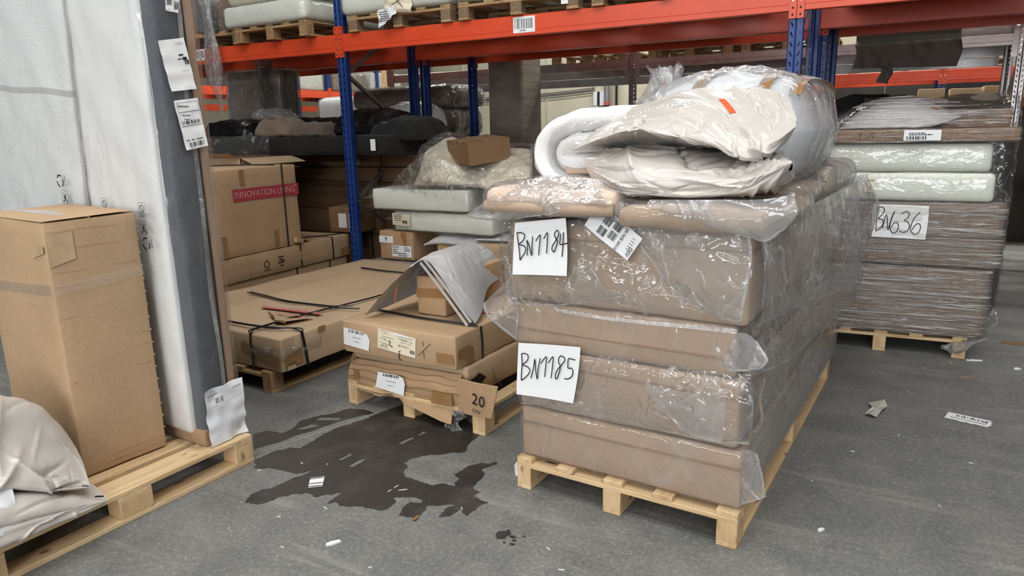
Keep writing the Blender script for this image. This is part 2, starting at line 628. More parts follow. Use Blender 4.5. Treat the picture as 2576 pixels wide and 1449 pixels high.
M['white_poly'] = plain('white_poly_bag', lin(232, 234, 238), .3, 0, .02, 5, .06, 40)
M['black_poly'] = plain('black_poly', lin(18, 18, 19), .34, 0, .2, 5, .10, 26)
M['black_cloth'] = cloth_mat('black_cloth', lin(15, 14, 14), .9, 200, .1)
M['tarp'] = plain('dark_olive_tarp', lin(48, 45, 38), .55, 0, .15, 4, .1, 20)
M['film'] = film_mat('clear_film', .08, .30, .07, (.98, .98, .98), 8, (1, 1, 1), .75, .30)
M['film_tight'] = film_mat('tight_clear_film', .07, .26, .08, (.98, .975, .97), 7, (1, 1, .5), .6, .20)
M['film_soft'] = film_mat('smooth_clear_film', .03, .24, .10, (.985, .985, .985), 5, (1, 1, .5), .35, .05)
M['film_milky'] = film_mat('milky_film', .30, .32, .09, (.96, .965, .97), 8, (1, 1, 1), .8, .40)
M['film_hem'] = film_mat('hemmed_film', .55, .32, .12, (.95, .96, .97), 16, (1, 1, 1), .8, .4)
M['stretch'] = film_mat('stretch_film', .05, .30, .08, (.95, .94, .93), 6, (.26, .26, 10), .9, .95)
M['stretch_diag'] = film_mat('diagonal_stretch_film', .04, .28, .08, (.985, .985, .975), 6, (1.4, 1.4, 2.6), .30, .16)
M['bubble'] = film_mat('crumpled_film', .20, .34, .08, (.9, .9, .9), 18, (1, 1, .6), 1.0, .30)
M['film_smoke'] = film_mat('smoky_film', .07, .28, .10, (.60, .58, .56), 7, (1, 1, 4), .8, .12, (.62, .6, .58))
M['concrete_col'] = plain('raw_concrete', lin(122, 114, 102), .9, 0, .22, 3, .3, 40, (1, 1, 3))
M['duct'] = plain('grey_pipe', lin(150, 152, 154), .4, .5)


# ------------------------------------------------------------------ the hall
def floor_mat():
    m, nt, bs = new_mat('worn_concrete_floor')
    v = coords(nt, rnd=False)
    big = noise_tex(nt, v, .9, 5, .6, .5)
    mid = noise_tex(nt, v, 5.0, 6, .65)
    fine = noise_tex(nt, v, 48, 7, .78)
    grit = noise_tex(nt, v, 210, 2, .6)
    c = ramp(nt, big, [(.32, lin(74, 77, 76)), (.5, lin(98, 100, 98)), (.70, lin(134, 133, 127))])
    c = mixc(nt, .55, c, ramp(nt, mid, [(.36, lin(66, 70, 70)), (.64, lin(146, 145, 139))]))
    c = mixc(nt, .50, c, ramp(nt, fine, [(.36, lin(58, 60, 60)), (.55, lin(114, 115, 112)), (.68, lin(186, 186, 180))]))
    c = mixc(nt, .22, c, ramp(nt, grit, [(.35, lin(60, 60, 60)), (.65, lin(190, 190, 186))]))
    # faint tyre streaks along the aisle
    st = noise_tex(nt, coords(nt, (.35, 3.2, 1), False), 2.4, 5, .65, .3)
    c = mixc(nt, ramp(nt, st, [(.56, (0, 0, 0)), (.70, (.35, .35, .35))]), c, lin(168, 167, 160))
    sp = noise_tex(nt, v, 120, 1)
    c = mixc(nt, ramp(nt, sp, [(.735, (0, 0, 0)), (.75, (.8, .8, .8))]), c, lin(206, 206, 200))
    nt.links.new(c, bs.inputs['Base Color'])
    nt.links.new(ramp(nt, mid, [(.3, (.50, .50, .50)), (.7, (.72, .72, .72))]), bs.inputs['Roughness'])
    bs.inputs['Specular IOR Level'].default_value = .35
    bump(nt, grit, bs, .10, .003)
    return m


def wet_mat():
    m, nt, bs = new_mat('wet_concrete')
    v = coords(nt, rnd=False)
    mid = noise_tex(nt, v, 4.0, 6, .65)
    fine = noise_tex(nt, v, 110, 3, .7)
    c = ramp(nt, mid, [(.3, lin(26, 26, 26)), (.5, lin(46, 43, 41)), (.68, lin(84, 77, 70))])
    c = mixc(nt, .4, c, ramp(nt, fine, [(.35, lin(20, 20, 20)), (.7, lin(86, 77, 68))]))
    nt.links.new(c, bs.inputs['Base Color'])
    nt.links.new(ramp(nt, mid, [(.3, (.42, .42, .42)), (.7, (.62, .62, .62))]), bs.inputs['Roughness'])
    bs.inputs['Specular IOR Level'].default_value = .3
    bump(nt, fine, bs, .15, .004)
    return m


M['floor'] = floor_mat()
M['wet'] = wet_mat()
M['wall'] = plain('pale_wall', lin(206, 200, 178), .9, 0, .07, 1.2, .1, 30)
M['wall_dim'] = plain('grey_wall', lin(120, 118, 112), .9, 0, .1, 1.2)
M['ceiling'] = plain('grey_roof_deck', lin(112, 112, 112), .9, 0, .1, .5)

m = MB(); m.box(-22, -11, -.1, 14, 22, 0)
tag(m.build('floor', M['floor']), 'worn grey concrete warehouse floor with scuffs and a dark wet patch', None, None, 'structure')
m = MB(); m.box(-22, -11, 7.2, 14, 22, 7.35)
tag(m.build('ceiling', M['ceiling']), kind='structure')
for nm, b, mt in (('wall_back', (-22, 22, 0, 14, 22.2, 7.2), 'wall'), ('wall_front', (-22, -11.2, 0, 14, -11, 7.2), 'wall_dim'),
                  ('wall_left', (-22.2, -11, 0, -22, 22, 7.2), 'wall'), ('wall_right', (14, -11, 0, 14.2, 22, 7.2), 'wall_dim')):
    m = MB(); m.box(*b)
    tag(m.build(nm, M[mt]), kind='structure')
# raised joints of the block wall, and what is fixed to it
for k, x in enumerate((-13.6, -11.96, -10.32, -8.68, -7.3)):
    m = MB(); m.box(x - .02, 21.955, 0, x + .02, 22, 6)
    tag(m.build('trim_%d' % (k + 1), M['wall']), kind='structure')
t = thing('inverter_box', 'small white wall-mounted box with a black stripe on the far pale wall', 'electrical box', (-8.42, 22, 2.2))
m = MB(); m.box(-.19, -.18, 0, .19, 0, .43); m.build('casing', M['white_poly'], t)
m = MB(); m.box(-.06, -.19, 0, .02, -.17, .43); m.build('stripe', M['ink'], t)
t = thing('drain_pipe', 'grey vertical pipe with dark lower length beside the wall-mounted box', 'pipe', (-8.15, 21.8, 0))
m = MB(); m.tube([(0, 0, 2.3), (0, 0, 6)], .09, 10); m.build('upper_pipe', M['duct'], t, smooth=True, angle=40)
m = MB(); m.tube([(0, 0, 0), (0, 0, 2.2)], .08, 10); m.build('lower_pipe', M['ink'], t, smooth=True, angle=40)
m = MB(); m.tube([(0, 0, 2.2), (0, 0, 2.32)], .1, 10); m.build('collar', M['ink_redfade'], t, smooth=True, angle=40)
m = MB(); m.tube([(-7.85, 21.85, 0), (-7.85, 21.85, 6)], .04, 6)
tag(m.build('drain_pipe', M['ink']), 'thin black vertical pipe right of the grey pipe on the far wall', 'pipe')
m = MB()
for k in range(3):
    m.tube([(-13 + i * .55, 21.93 - k * .02, 2.6 - k * .05 + .02 * i - (.05 * sin(i / 8 * pi))) for i in range(9)], .016, 5)
tag(m.build('wall_cable', M['ink_grey']), 'bunch of thin cables running along the far pale wall to the box', 'cable')

# concrete column: board-marked, chamfered corner
t = thing('concrete_column', 'square raw concrete column standing dark between the rack rows', 'column', (-4.34, 8.28, 0))
t['kind'] = 'structure'
c_ = .025
m = MB()
pr = [(-.24 + c_, -.28), (.24 - c_, -.28), (.24, -.28 + c_), (.24, .28 - c_), (.24 - c_, .28), (-.24 + c_, .28), (-.24, .28 - c_), (-.24, -.28 + c_)]
for i in range(8):
    a, b = pr[i], pr[(i + 1) % 8]
    m.face([(*a, 0), (*b, 0), (*b, 7.2), (*a, 7.2)])
m.build('shaft', M['concrete_col'], t)
m = MB()
for k in range(26):
    m.box(.2395, -.25, .35 + k * .1, .2425, .25, .354 + k * .1)
m.build('board_marks', M['concrete_col'], t)


# ------------------------------------------------------------------ pallet racks
def upright_mesh(name, mat, h, w=.1, d=.075, pitch=.065, slot=(.017, .034), z0=.0, zend=None):
    """C-shaped rack upright: perforated front towards -Y, sides with small holes, back lips"""
    m = MB()
    n = int(h / pitch)
    cols = ((-w / 2 + .006, -.006), (.006, w / 2 - .006))
    for ci, (xa, xb) in enumerate(cols):
        s = 1 if ci == 0 else -1
        cx = (xa + xb) / 2
        for k in range(n):
            za, zb = k * pitch, (k + 1) * pitch
            cz = (za + zb) / 2
            sl, sh = slot[0] / 2, slot[1] / 2
            o = [(xa, 0, za), (xb, 0, za), (xb, 0, zb), (xa, 0, zb)]
            q = [(cx - sl * .55 + s * .006, 0, cz - sh), (cx + sl * .55 + s * .006, 0, cz - sh * .8), (cx + sl * .55 - s * .006, 0, cz + sh), (cx - sl * .55 - s * .006, 0, cz + sh * .8)]
            b = len(m.v)
            m.v += o + q
            for i in range(4):
                j = (i + 1) % 4
                m.f.append([b + i, b + j, b + 4 + j, b + 4 + i]); m.m.append(0)
    H = n * pitch
    g = .004
    for (xa, ya), (xb, yb) in (((-.006, 0), (0, g)), ((0, g), (.006, 0)), ((-w / 2, .006), (-w / 2 + .006, 0)), ((w / 2 - .006, 0), (w / 2, .006)),
                               ((w / 2, .006), (w / 2, d * .45)), ((w / 2, d * .45), (w / 2 - .008, d * .55)), ((w / 2 - .008, d * .55), (w / 2 - .008, d)),
                               ((-w / 2, d * .45), (-w / 2, .006)), ((-w / 2 + .008, d * .55), (-w / 2, d * .45)), ((-w / 2 + .008, d), (-w / 2 + .008, d * .55)),
                               ((w / 2 - .008, d), (w / 2 - .03, d)), ((-w / 2 + .03, d), (-w / 2 + .008, d))):
        m.face([(xa, ya, 0), (xb, yb, 0), (xb, yb, H), (xa, ya, H)])
    return m.mesh(name, mat)


UP = upright_mesh('upright', M['blue'], 4.2)
UPG = upright_mesh('upright', M['galv'], 4.2, .09, .07, .05, (.018, .026))
dots = MB()
for k in range(40):
    dots.box(.0501, .022, .3 + k * .1, .0506, .028, .306 + k * .1)
DOT = dots.mesh('side_holes', M['steel'])


def upright(par, x, y, flip=False, mesh=None, holes=True):
    o = link('upright', mesh or UP, par, (x, y, 0), (0, 0, pi if flip else 0))
    m = MB(); m.box(-.075, -.02, 0, .075, .1, .006); m.build('foot_plate', M['galv'], o)
    return o


BEAMS = {}


def beam_mesh(L, h=.16, d=.05, mat='orange'):
    k = (round(L, 3), h, mat)
    if k in BEAMS: return BEAMS[k]
    m = MB()
    # profile in (y, z): front face at y=0 with a fine groove three quarters down
    p = [(d, 0), (.004, 0), (0, .004), (0, .036), (.003, .038), (.003, .041), (0, .043), (0, h - .005), (.005, h), (d - .012, h), (d - .012, h - .02), (d, h - .02)]
    for i in range(len(p)):
        a, b = p[i], p[(i + 1) % len(p)]
        m.face([(0, *a), (L, *a), (L, *b), (0, *b)])
    m.face([(0, *q) for q in p]); m.face([(L, *q) for q in reversed(p)])
    BEAMS[k] = m.mesh('beam', M[mat])
    return BEAMS[k]


def beam(par, x0, x1, y, z, mat='orange', h=.16, flip=False, conn=True, rz=0):
    """beam from x0 to x1 with a hooked end plate over each upright's half"""
    L = x1 - x0
    o = link('beam', beam_mesh(L, h, .05, mat), par, (x1 if flip else x0, y, z), (0, 0, pi if flip else 0))
    if conn:
        for s in (0, 1):
            m = MB()
            xa = -.048 if s == 0 else L + .001
            xb = -.001 if s == 0 else L + .048
            m.box(xa, -.009, -.05, xb, -.004, h + .07)
            m.box(xb - .006 if s == 0 else xa, -.004, -.05, xb if s == 0 else xa + .006, .05, h + .07)
            c = m.build('end_plate', M[mat], o)
            m = MB()
            cx = (xa + xb) / 2
            for kk, dz in enumerate((-.025, .02, .07, .115, .16, .205)):
                q = 6
                m.face([(cx + .007 * cos(2 * pi * i / q), -.0095, dz + .009 * sin(2 * pi * i / q)) for i in range(q)], 1 if kk == 2 else 0)
            m.build('plate_holes', [M['hole'], M['steel']], c)
    return o


def brace(par, x, ya, za, yb, zb, mat='galv', w=.035):
    m = MB()
    m.bar((x, ya, za), (x, yb, zb), .03, w, (1, 0, 0))
    o = m.build('brace', M[mat], par)
    m = MB()
    m.tube([(x - .055, ya, za), (x + .058, ya, za)], .009, 6)
    m.build('bolt', M['steel'], o)
    return o


XL, XR, BZ = -4.725, -.663, 2.33
Y1 = 5.45
rack = thing('pallet_rack', 'orange and blue pallet rack row facing the aisle, nearest of all', 'pallet rack', (0, 0, 0))
for x in (-8.79, XL, XR, 3.4):
    upright(rack, x, Y1)
    upright(rack, x, Y1 + 1.2, True)
    for i, (a, b) in enumerate(((.30, .91), (.91, 1.52), (1.52, 2.13), (2.13, 2.74), (2.74, 3.35), (3.35, 3.96))):
        if x in (XL, XR):
            ya, yb = (Y1 + .06, Y1 + 1.14) if i % 2 else (Y1 + 1.14, Y1 + .06)
            brace(rack, x, ya, a, yb, b)
xs = (-8.79, XL, XR, 3.4)
for i in range(3):
    beam(rack, xs[i] + .05, xs[i + 1] - .05, Y1 - .01, BZ)
    beam(rack, xs[i] + .05, xs[i + 1] - .05, Y1 + 1.21, BZ, flip=True)
# barcode plates on the front beam
def shelf_tag(par, x, y, z, w, h, seed):
    m = MB(); m.box(-w / 2, 0, 0, w / 2, .002, h)
    o = m.build('barcode_plate', M['paper'], par, (x, y, z))
    m = MB(); barcode(m, -w * .44, h * .25, w * .88, h * .62, -.0006, seed, 0, 30); textlines(m, -w * .2, h * .1, w * .45, 1, 0, h * .08, -.0006, seed)
    m.build('barcode_print', M['ink_grey'], o)
shelf_tag(rack, -2.755, Y1 - .013, BZ + .022, .2, .125, 4)
shelf_tag(rack, -6.65, Y1 - .013, BZ + .04, .14, .115, 9)

rack = thing('pallet_rack', 'second orange and blue rack row, back to back behind the nearest one', 'pallet rack', (0, 0, 0))
for x in (-8.79, XL + .02, XR + .05, 3.45):
    upright(rack, x, 6.78)
    upright(rack, x, 7.88, True)
xs = (-8.79, XL + .02, XR + .05, 3.45)
for i in range(3):
    beam(rack, xs[i] + .05, xs[i + 1] - .05, 6.77, BZ + .01, conn=i > 0)
    beam(rack, xs[i] + .05, xs[i + 1] - .05, 7.89, BZ + .045, flip=True)

# galvanised rack beyond
rack = thing('galvanised_rack', 'bare galvanised steel rack row beyond the column', 'pallet rack', (0, 0, 0))
for x in (-6.69, -2.94, 1.04, 4.9):
    upright(rack, x, 8.75, mesh=UPG)
    upright(rack, x, 9.85, True, mesh=UPG)
    if x > 0:
        for i in range(4): brace(rack, x, 8.8 if i % 2 else 9.8, .4 + i * .6, 9.8 if i % 2 else 8.8, 1.0 + i * .6)
xs = (-6.69, -2.94, 1.04, 4.9)
for i in range(3):
    beam(rack, xs[i] + .045, xs[i + 1] - .045, 8.74, 2.27, 'galv', .11, conn=False)
    beam(rack, xs[i] + .045, xs[i + 1] - .045, 9.86, 2.25, 'galv', .11, flip=True, conn=False)
    beam(rack, xs[i] + .045, xs[i + 1] - .045, 10.25, 2.16, 'galv', .11, flip=True, conn=False)
    for x in (xs[i] + .045, xs[i + 1] - .095):
        m = MB(); m.box(x, 8.735, 2.16, x + .05, 8.742, 2.45)
        m.build('end_plate', M['galv'], rack)

# far orange rack across the next aisle, right
rack = thing('pallet_rack', 'bright orange rack far behind the grey one, above the wrapped stack on the right', 'pallet rack', (0, 0, 0))
for x in (-3.5, .53, 4.56):
    upright(rack, x, 12.0); upright(rack, x, 13.2, True)
for a, b in ((-3.5, .53), (.53, 4.56)):
    beam(rack, a + .05, b - .05, 11.99, 2.10, h=.15)
    beam(rack, a + .05, b - .05, 13.21, 2.10, h=.15, flip=True)
m = MB(); m.box(.95, 15, 0, 1.03, 15.08, 2.6)
m.build('distant_post', plain('light_blue_paint', lin(40, 130, 210), .5), rack)
# rack across the cross aisle, far left: beams run along Y
rack = thing('pallet_rack', 'orange rack seen side-on through the gap above the black bags', 'pallet rack', (-11.5, 0, 0), pi / 2)
ys = (7.4, 10.3, 11.3, 12.8, 15.4)
for y in (10.3, 11.22, 11.8, 12.8, 14.57):
    upright(rack, y, 0)
for y in (10.9, 13.6): upright(rack, y, 1.1, True)
for a, b in ((7.3, 12.8), (12.8, 16.5)):
    beam(rack, a + .05, b - .05, -.01, BZ)
    beam(rack, a + .05, b - .05, 1.11, BZ - .02, flip=True)
brace(rack, 11.8, .05, 2.62, 1.1, 3.1); brace(rack, 11.8, .05, 2.6, 1.1, 2.1)
shelf_tag(rack, 10.95, -.013, BZ + .03, .16, .1, 3)
rack = thing('pallet_rack', 'orange rack farthest off, a thin bright strip under the side-on rack', 'pallet rack', (-15.5, 0, 0), pi / 2)
for y in (10.5, 13.5, 17.5): upright(rack, y, 0)
beam(rack, 10.55, 17.45, -.01, 2.18)


# ------------------------------------------------------------------ soft bags: a skin lofted through rows of points, then creased
def fold_fn(seed, n, depth, width, mean=None, spread=1.2, ln=(.12, .5), su=1.0, sv=1.0):
    """sharp folds over the (u, v) skin of a bag, su by sv metres"""
    rnd = random.Random(seed)
    C = []
    for _ in range(n):
        a = rnd.uniform(0, pi) if mean is None else mean + rnd.uniform(-spread, spread)
        C.append((rnd.uniform(.03, .97) * su, rnd.uniform(0, 1) * sv, cos(a), sin(a), rnd.uniform(*ln), rnd.uniform(.35, 1) ** 1.5 * depth * rnd.choice((-1, 1)), rnd.uniform(.5, 1.6) * width,
                  rnd.uniform(-.6, .6), rnd.choice((0, 0, 1, -1))))

    def f(u, v):
        s, x, y = 0, u * su, v * sv
        for (cx, cy, ca, sa, L, d, w, bend, one) in C:
            p = (x - cx) * ca + (y - cy) * sa
            if abs(p) > L: continue
            q = (y - cy) * ca - (x - cx) * sa - bend * p * p
            if abs(q) > 6 * w: continue
            k = math.exp(-abs(q) / w)
            if one and q * one > 0: k = math.exp(-abs(q) / (w * .25))
            s += d * k * (1 - (p / L) ** 2)
        return s
    return f


def loft_bag(name, rows, mat, parent=None, nu=110, nv=90, folds=None, close=True, amp=.004, seed=0, sub=0):
    rows = [[Vector(p) for p in r] for r in rows]
    if close: rows = rows + [rows[0]]
    P = []
    for i in range(nu + 1):
        line = [catmull(r, i / nu) for r in rows]
        for j in range(nv + 1): P.append(catmull(line, j / nv))
    W_ = nv + 1
    m = MB()
    for i in range(nu + 1):
        for j in range(W_):
            p = P[i * W_ + j]
            jn, jp = ((j + 1) % nv, (j - 1) % nv) if close else (min(j + 1, nv), max(j - 1, 0))
            n = (P[min(i + 1, nu) * W_ + j] - P[max(i - 1, 0) * W_ + j]).cross(P[i * W_ + jn] - P[i * W_ + jp])
            n = n.normalized() if n.length > 1e-10 else Vector((0, 0, 1))
            e = min(1, min(i, nu - i) / nu * 5.5) ** 1.5
            jj = 0 if (close and j == nv) else j
            d = amp * noise.noise(p * 14 + Vector((seed, 0, 0)))
            if folds: d += folds(i / nu, jj / nv)
            m.v.append(tuple(p + n * d * e))
    for i in range(nu):
        for j in range(nv):
            a = i * W_ + j
            m.f.append([a, a + W_, a + W_ + 1, a + 1]); m.m.append(0)
    return m.build(name, mat, parent, smooth=True)


def parent_inv(p):
    return (Matrix.Translation(p.location) @ p.rotation_euler.to_matrix().to_4x4()).inverted()


# ------------------------------------------------------------------ pallets
_PM = {}


def piece(par, name, mat, x0, y0, z0, x1, y1, z1, bev=.0025, chamf=0):
    """one board or block; alike pieces share their mesh"""
    dx, dy, dz = x1 - x0, y1 - y0, z1 - z0
    k = (round(dx, 3), round(dy, 3), round(dz, 3), mat, chamf)
    if k not in _PM:
        bm = bmesh.new()
        bmesh.ops.create_cube(bm, size=1)
        for v in bm.verts: v.co = Vector((v.co.x * dx, v.co.y * dy, v.co.z * dz))
        if chamf:
            for v in bm.verts:
                if v.co.z < 0 and v.co.y < 0: v.co.z += chamf * .5; v.co.y += 0
                if v.co.z < 0 and v.co.y < 0 and v.co.x < 0: v.co.x += chamf
        bmesh.ops.bevel(bm, geom=bm.edges[:], offset=bev, segments=1, affect='EDGES')
        me = bpy.data.meshes.new(name)
        bm.to_mesh(me); bm.free()
        me.materials.append(M[mat])
        _PM[k] = me
    return link(name, _PM[k], par, ((x0 + x1) / 2, (y0 + y1) / 2, (z0 + z1) / 2))


def pallet(name, label, loc, rz, W, L, deck, bx, by, wood='pine', group=None, hb=.084, block=None, bottom=True, jit=1):
    """deck boards run along y on three cross boards, blocks and bottom boards"""
    t = thing(name, label, 'pallet', loc, rz, group)
    rnd = random.Random(int(abs(loc[0] * 1000)) + 5)
    b = .022
    z1 = b + hb
    bk = block or wood + '_z'
    for (x, w) in bx:
        if bottom: piece(t, 'bottom_board', wood + '_y', x, 0, 0, x + w, L, b)
        for (y, d) in by:
            piece(t, 'block', bk, x, y, b if bottom else 0, x + w, y + d, z1)
    for (y, d) in by:
        piece(t, 'cross_board', wood + '_x', 0, y, z1, W, y + d, z1 + b)
    for (x, w) in deck:
        o = rnd.uniform(0, .004) * jit
        piece(t, 'deck_board', wood + '_y', x, -.002 + o, z1 + b, x + w, L, z1 + 2 * b)
    return t


LONG = dict(W=.985, L=2.17, deck=((0, .075), (.2, .082), (.425, .085), (.645, .082), (.9, .085)),
            bx=((0, .07), (.425, .08), (.905, .08)), by=((0, .10), (1.035, .10), (2.07, .10)))
EUR = dict(W=.8, L=1.2, deck=((0, .145), (.1855, .1), (.3275, .145), (.5145, .1), (.655, .145)),
           bx=((0, .1), (.3275, .145), (.7, .1)), by=((0, .1), (.5275, .145), (1.1, .1)), hb=.078)

# ------------------------------------------------------------------ main stack (numbers BN1184 and BN1185)
MA, MR = Vector((-1.383, 2.58, 0)), -.0746


def mw(a, y, z):
    c, s = cos(MR), sin(MR)
    return Vector((MA.x + a * c - y * s, MA.y + a * s + y * c, z))


main_pallet = pallet('long_pallet', 'new pale pine pallet under the stack with the two handwritten numbers', MA, MR, **LONG, group=None)


def seam(par, x0, x1, y0, y1, z, r=.004, mat='tan_seam', name='piping'):
    c = .02
    P = [(x0 + c, y0, z), (x1 - c, y0, z), (x1, y0 + c, z), (x1, y1 - c, z), (x1 - c, y1, z), (x0 + c, y1, z), (x0, y1 - c, z), (x0, y0 + c, z), (x0 + c, y0, z)]
    m = MB(); m.tube(P, r, 5)
    return m.build(name, M[mat], par, smooth=True)


def mattress(label, x0, x1, y0, y1, z0, z1, mat='tan', seams=(), wrap='film_tight', seed=0, loose=.006, wamp=.006, cat='mattress', base=(MA, MR), r=.022):
    t = thing('mattress', label, cat, (base[0].x, base[0].y, 0), base[1])
    cx, cy = (x0 + x1) / 2, (y0 + y1) / 2
    rbox('cover', (x1 - x0, y1 - y0, z1 - z0), r, M[mat], t, (cx, cy, z0), step=.06, amp=.004, freq=3, seed=seed, bulge=(.006, .006, .004))
    for z in seams: seam(t, x0 - .005, x1 + .005, y0 - .005, y1 + .005, z)
    if wrap:
        g = loose

        def d(w, n, g=g):
            q = Vector((w.x * 7 + seed * 3.1, w.y * 7, w.z * 11 - seed))
            return wamp * (ridge(q) * .7 + ridge(q * 2.3) * .4) + .003
        rbox('plastic_wrap', (x1 - x0 + 2 * g, y1 - y0 + 2 * g, z1 - z0 + .004), r + g, M[wrap], t, (cx, cy, z0 - .001), step=.028, disp=d, maxn=70)
    return t


m1 = mattress('bottom tan mattress of the numbered stack, wrapped, straight on the pallet', .008, .985, .03, 2.2, .152, .392, seams=(.318,), seed=1)
m2 = mattress('second tan mattress from the pallet in the numbered stack, behind the BN1185 sheet', .004, .962, .03, 2.12, .394, .668, seams=(.60,), seed=2, wamp=.009)
m3 = mattress('third tan mattress of the numbered stack, its piping a third of the way up', -.02, .94, .035, 2.12, .670, .872, seams=(.748,), seed=3)
m4 = mattress('fourth tan mattress of the numbered stack, behind the BN1184 sheet', -.035, .975, .035, 2.15, .874, 1.215, seams=(1.15,), seed=4, wamp=.010)


def front(y0=.03):
    return lambda a, z, d: (a, y0 - d, z)


def side(x0=.99):
    return lambda b, z, d: (x0 + d, b, z)


FF = front()
film_patch('film_swag', [[(0.477, 1.306, 0.02), (0.648, 1.273, 0.03), (0.843, 1.248, 0.04), (0.976, 1.243, 0.05)], [(0.539, 1.193, 0.03), (0.703, 1.162, 0.05), (0.867, 1.146, 0.06), (0.992, 1.157, 0.07)],
    [(0.653, 1.049, 0.03), (0.782, 1.028, 0.05), (0.902, 1.037, 0.07), (0.984, 1.052, 0.07)], [(0.783, 0.94, 0.02), (0.856, 0.93, 0.04), (0.915, 0.933, 0.05), (0.968, 0.946, 0.05)],
    [(0.865, 0.904, 0.02), (0.904, 0.9, 0.03), (0.94, 0.899, 0.03), (0.964, 0.912, 0.03)]], FF, M['film_milky'], m4, 56, 44, .012, 11, 3, hem='lbr')
film_patch('film_bulge', [[(-0.048, 1.216, 0.03), (0.026, 1.211, 0.03), (0.215, 1.221, 0.03), (0.356, 1.252, 0.03)], [(-0.061, 1.072, 0.04), (0.029, 1.079, 0.04), (0.219, 1.094, 0.04), (0.361, 1.104, 0.04)],
    [(-0.052, 0.945, 0.05), (0.032, 0.936, 0.05), (0.223, 0.948, 0.05), (0.435, 0.986, 0.05)], [(-0.002, 0.867, 0.03), (0.135, 0.866, 0.03), (0.321, 0.896, 0.03), (0.527, 0.951, 0.03)]], FF, M['film'], m4, 44, 44, .010, 12, 8, hem='b')
film_patch('film_fold', [[(0.276, 1.158, 0.01), (0.483, 1.109, 0.01), (0.677, 1.033, 0.01), (0.845, 0.96, 0.01)], [(0.288, 1.001, 0.035), (0.496, 0.973, 0.035), (0.689, 0.94, 0.035), (0.84, 0.92, 0.035)],
    [(0.28, 0.889, 0.02), (0.49, 0.905, 0.02), (0.685, 0.897, 0.02), (0.821, 0.899, 0.02)]], FF, M['film'], m4, 30, 50, .007, 14, 21)
# left edge of the bag behind the sheet, reaching round the corner
film_patch('film_side', [[(-.05, 1.22, .03), (-.075, 1.215, -.12), (-.06, 1.2, -.4)], [(-.062, 1.07, .04), (-.10, 1.06, -.12), (-.08, 1.05, -.4)], [(-.055, .94, .05), (-.10, .93, -.1), (-.07, .92, -.4)], [(-.0, .867, .03), (-.05, .87, -.1), (-.04, .88, -.4)]],
    FF, M['film'], m4, 30, 24, .008, 12, 31)
film_patch('film_flap', [[(-0.005, 0.987, 0.02), (0.013, 0.919, 0.02), (0.02, 0.815, 0.02)], [(-0.076, 0.914, 0.04), (-0.044, 0.827, 0.03), (0.002, 0.72, 0.01)], [(-0.147, 0.846, 0.05), (-0.122, 0.784, 0.04), (-0.006, 0.684, 0.0)]], FF, M['film_milky'], m3, 20, 20, .004, 16, 5, hem='br')
film_patch('film_hem', [[(0.199, 0.86, 0.010), (0.468, 0.851, 0.010), (0.712, 0.863, 0.010), (0.942, 0.87, 0.010)], [(0.201, 0.846, 0.014), (0.47, 0.838, 0.014), (0.715, 0.848, 0.014), (0.944, 0.852, 0.014)]], FF, M['film_hem'], m3, 4, 50, .003, 30, 2)
film_patch('film_drape', [[(0.311, 0.687, 0.012), (0.564, 0.699, 0.03), (0.817, 0.701, 0.03), (1.0, 0.709, 0.02)], [(0.297, 0.609, 0.02), (0.574, 0.6, 0.05), (0.83, 0.603, 0.06), (1.02, 0.62, 0.04)],
    [(0.056, 0.436, 0.012), (0.504, 0.474, 0.04), (0.816, 0.485, 0.05), (1.02, 0.513, 0.04)], [(0.011, 0.397, 0.008), (0.491, 0.417, 0.012), (0.809, 0.415, 0.02), (1.01, 0.44, 0.02)]], FF, M['film'], m2, 44, 60, .011, 12, 13, hem='b')
film_patch('film_pocket', [[(.62, .63, .07), (.80, .62, .075), (.93, .66, .07)], [(.66, .56, .072), (.80, .55, .08), (.93, .56, .07)], [(.78, .45, .06), (.86, .44, .06), (.92, .44, .06)]], FF, M['film_milky'], m2, 20, 20, .004, 14, 9)
film_patch('film_corner', [[(0.981, 0.406, 0.0), (1.02, 0.42, 0.03), (1.046, 0.419, 0.05)], [(0.986, 0.298, 0.01), (1.037, 0.33, 0.05), (1.076, 0.334, 0.07)], [(0.991, 0.182, 0.005), (1.04, 0.226, 0.04), (1.086, 0.265, 0.06)]], FF, M['film_milky'], m1, 22, 22, .008, 16, 6, hem='rb')
film_patch('film_corner', [[(0.934, 0.856, 0.012), (0.983, 0.863, 0.03), (1.023, 0.845, 0.05)], [(0.911, 0.787, 0.02), (0.978, 0.794, 0.05), (1.067, 0.795, 0.08)], [(0.884, 0.742, 0.012), (0.934, 0.713, 0.03), (1.044, 0.752, 0.06)]], FF, M['film_milky'], m3, 22, 22, .007, 18, 16, hem='rb')
# long right side: bags hang down past each other
FS = side()
film_patch('film_side', [[(.0, 1.23, .02), (.5, 1.24, .05), (1.1, 1.25, .06), (1.7, 1.25, .07), (2.2, 1.24, .06)], [(.0, 1.08, .03), (.5, 1.08, .06), (1.1, 1.07, .09), (1.7, 1.07, .10), (2.2, 1.06, .09)],
    [(.0, .95, .03), (.5, .92, .07), (1.1, .88, .10), (1.7, .84, .13), (2.2, .80, .12)], [(.0, .89, .02), (.5, .84, .05), (1.1, .76, .08), (1.7, .70, .12), (2.2, .66, .14)]], FS, M['film_milky'], m4, 44, 90, .016, 7, 41, (1.3, .6), hem='b')
film_patch('film_side', [[(.02, .87, -.03), (.6, .86, .02), (1.3, .80, .05), (2.1, .74, .06)], [(.02, .76, -.01), (.6, .72, .05), (1.3, .68, .08), (2.1, .62, .10)], [(.05, .68, .0), (.6, .60, .04), (1.3, .55, .06), (2.1, .52, .09)]], FS, M['film_milky'], m3, 34, 80, .014, 8, 47, (1.3, .6), hem='b')
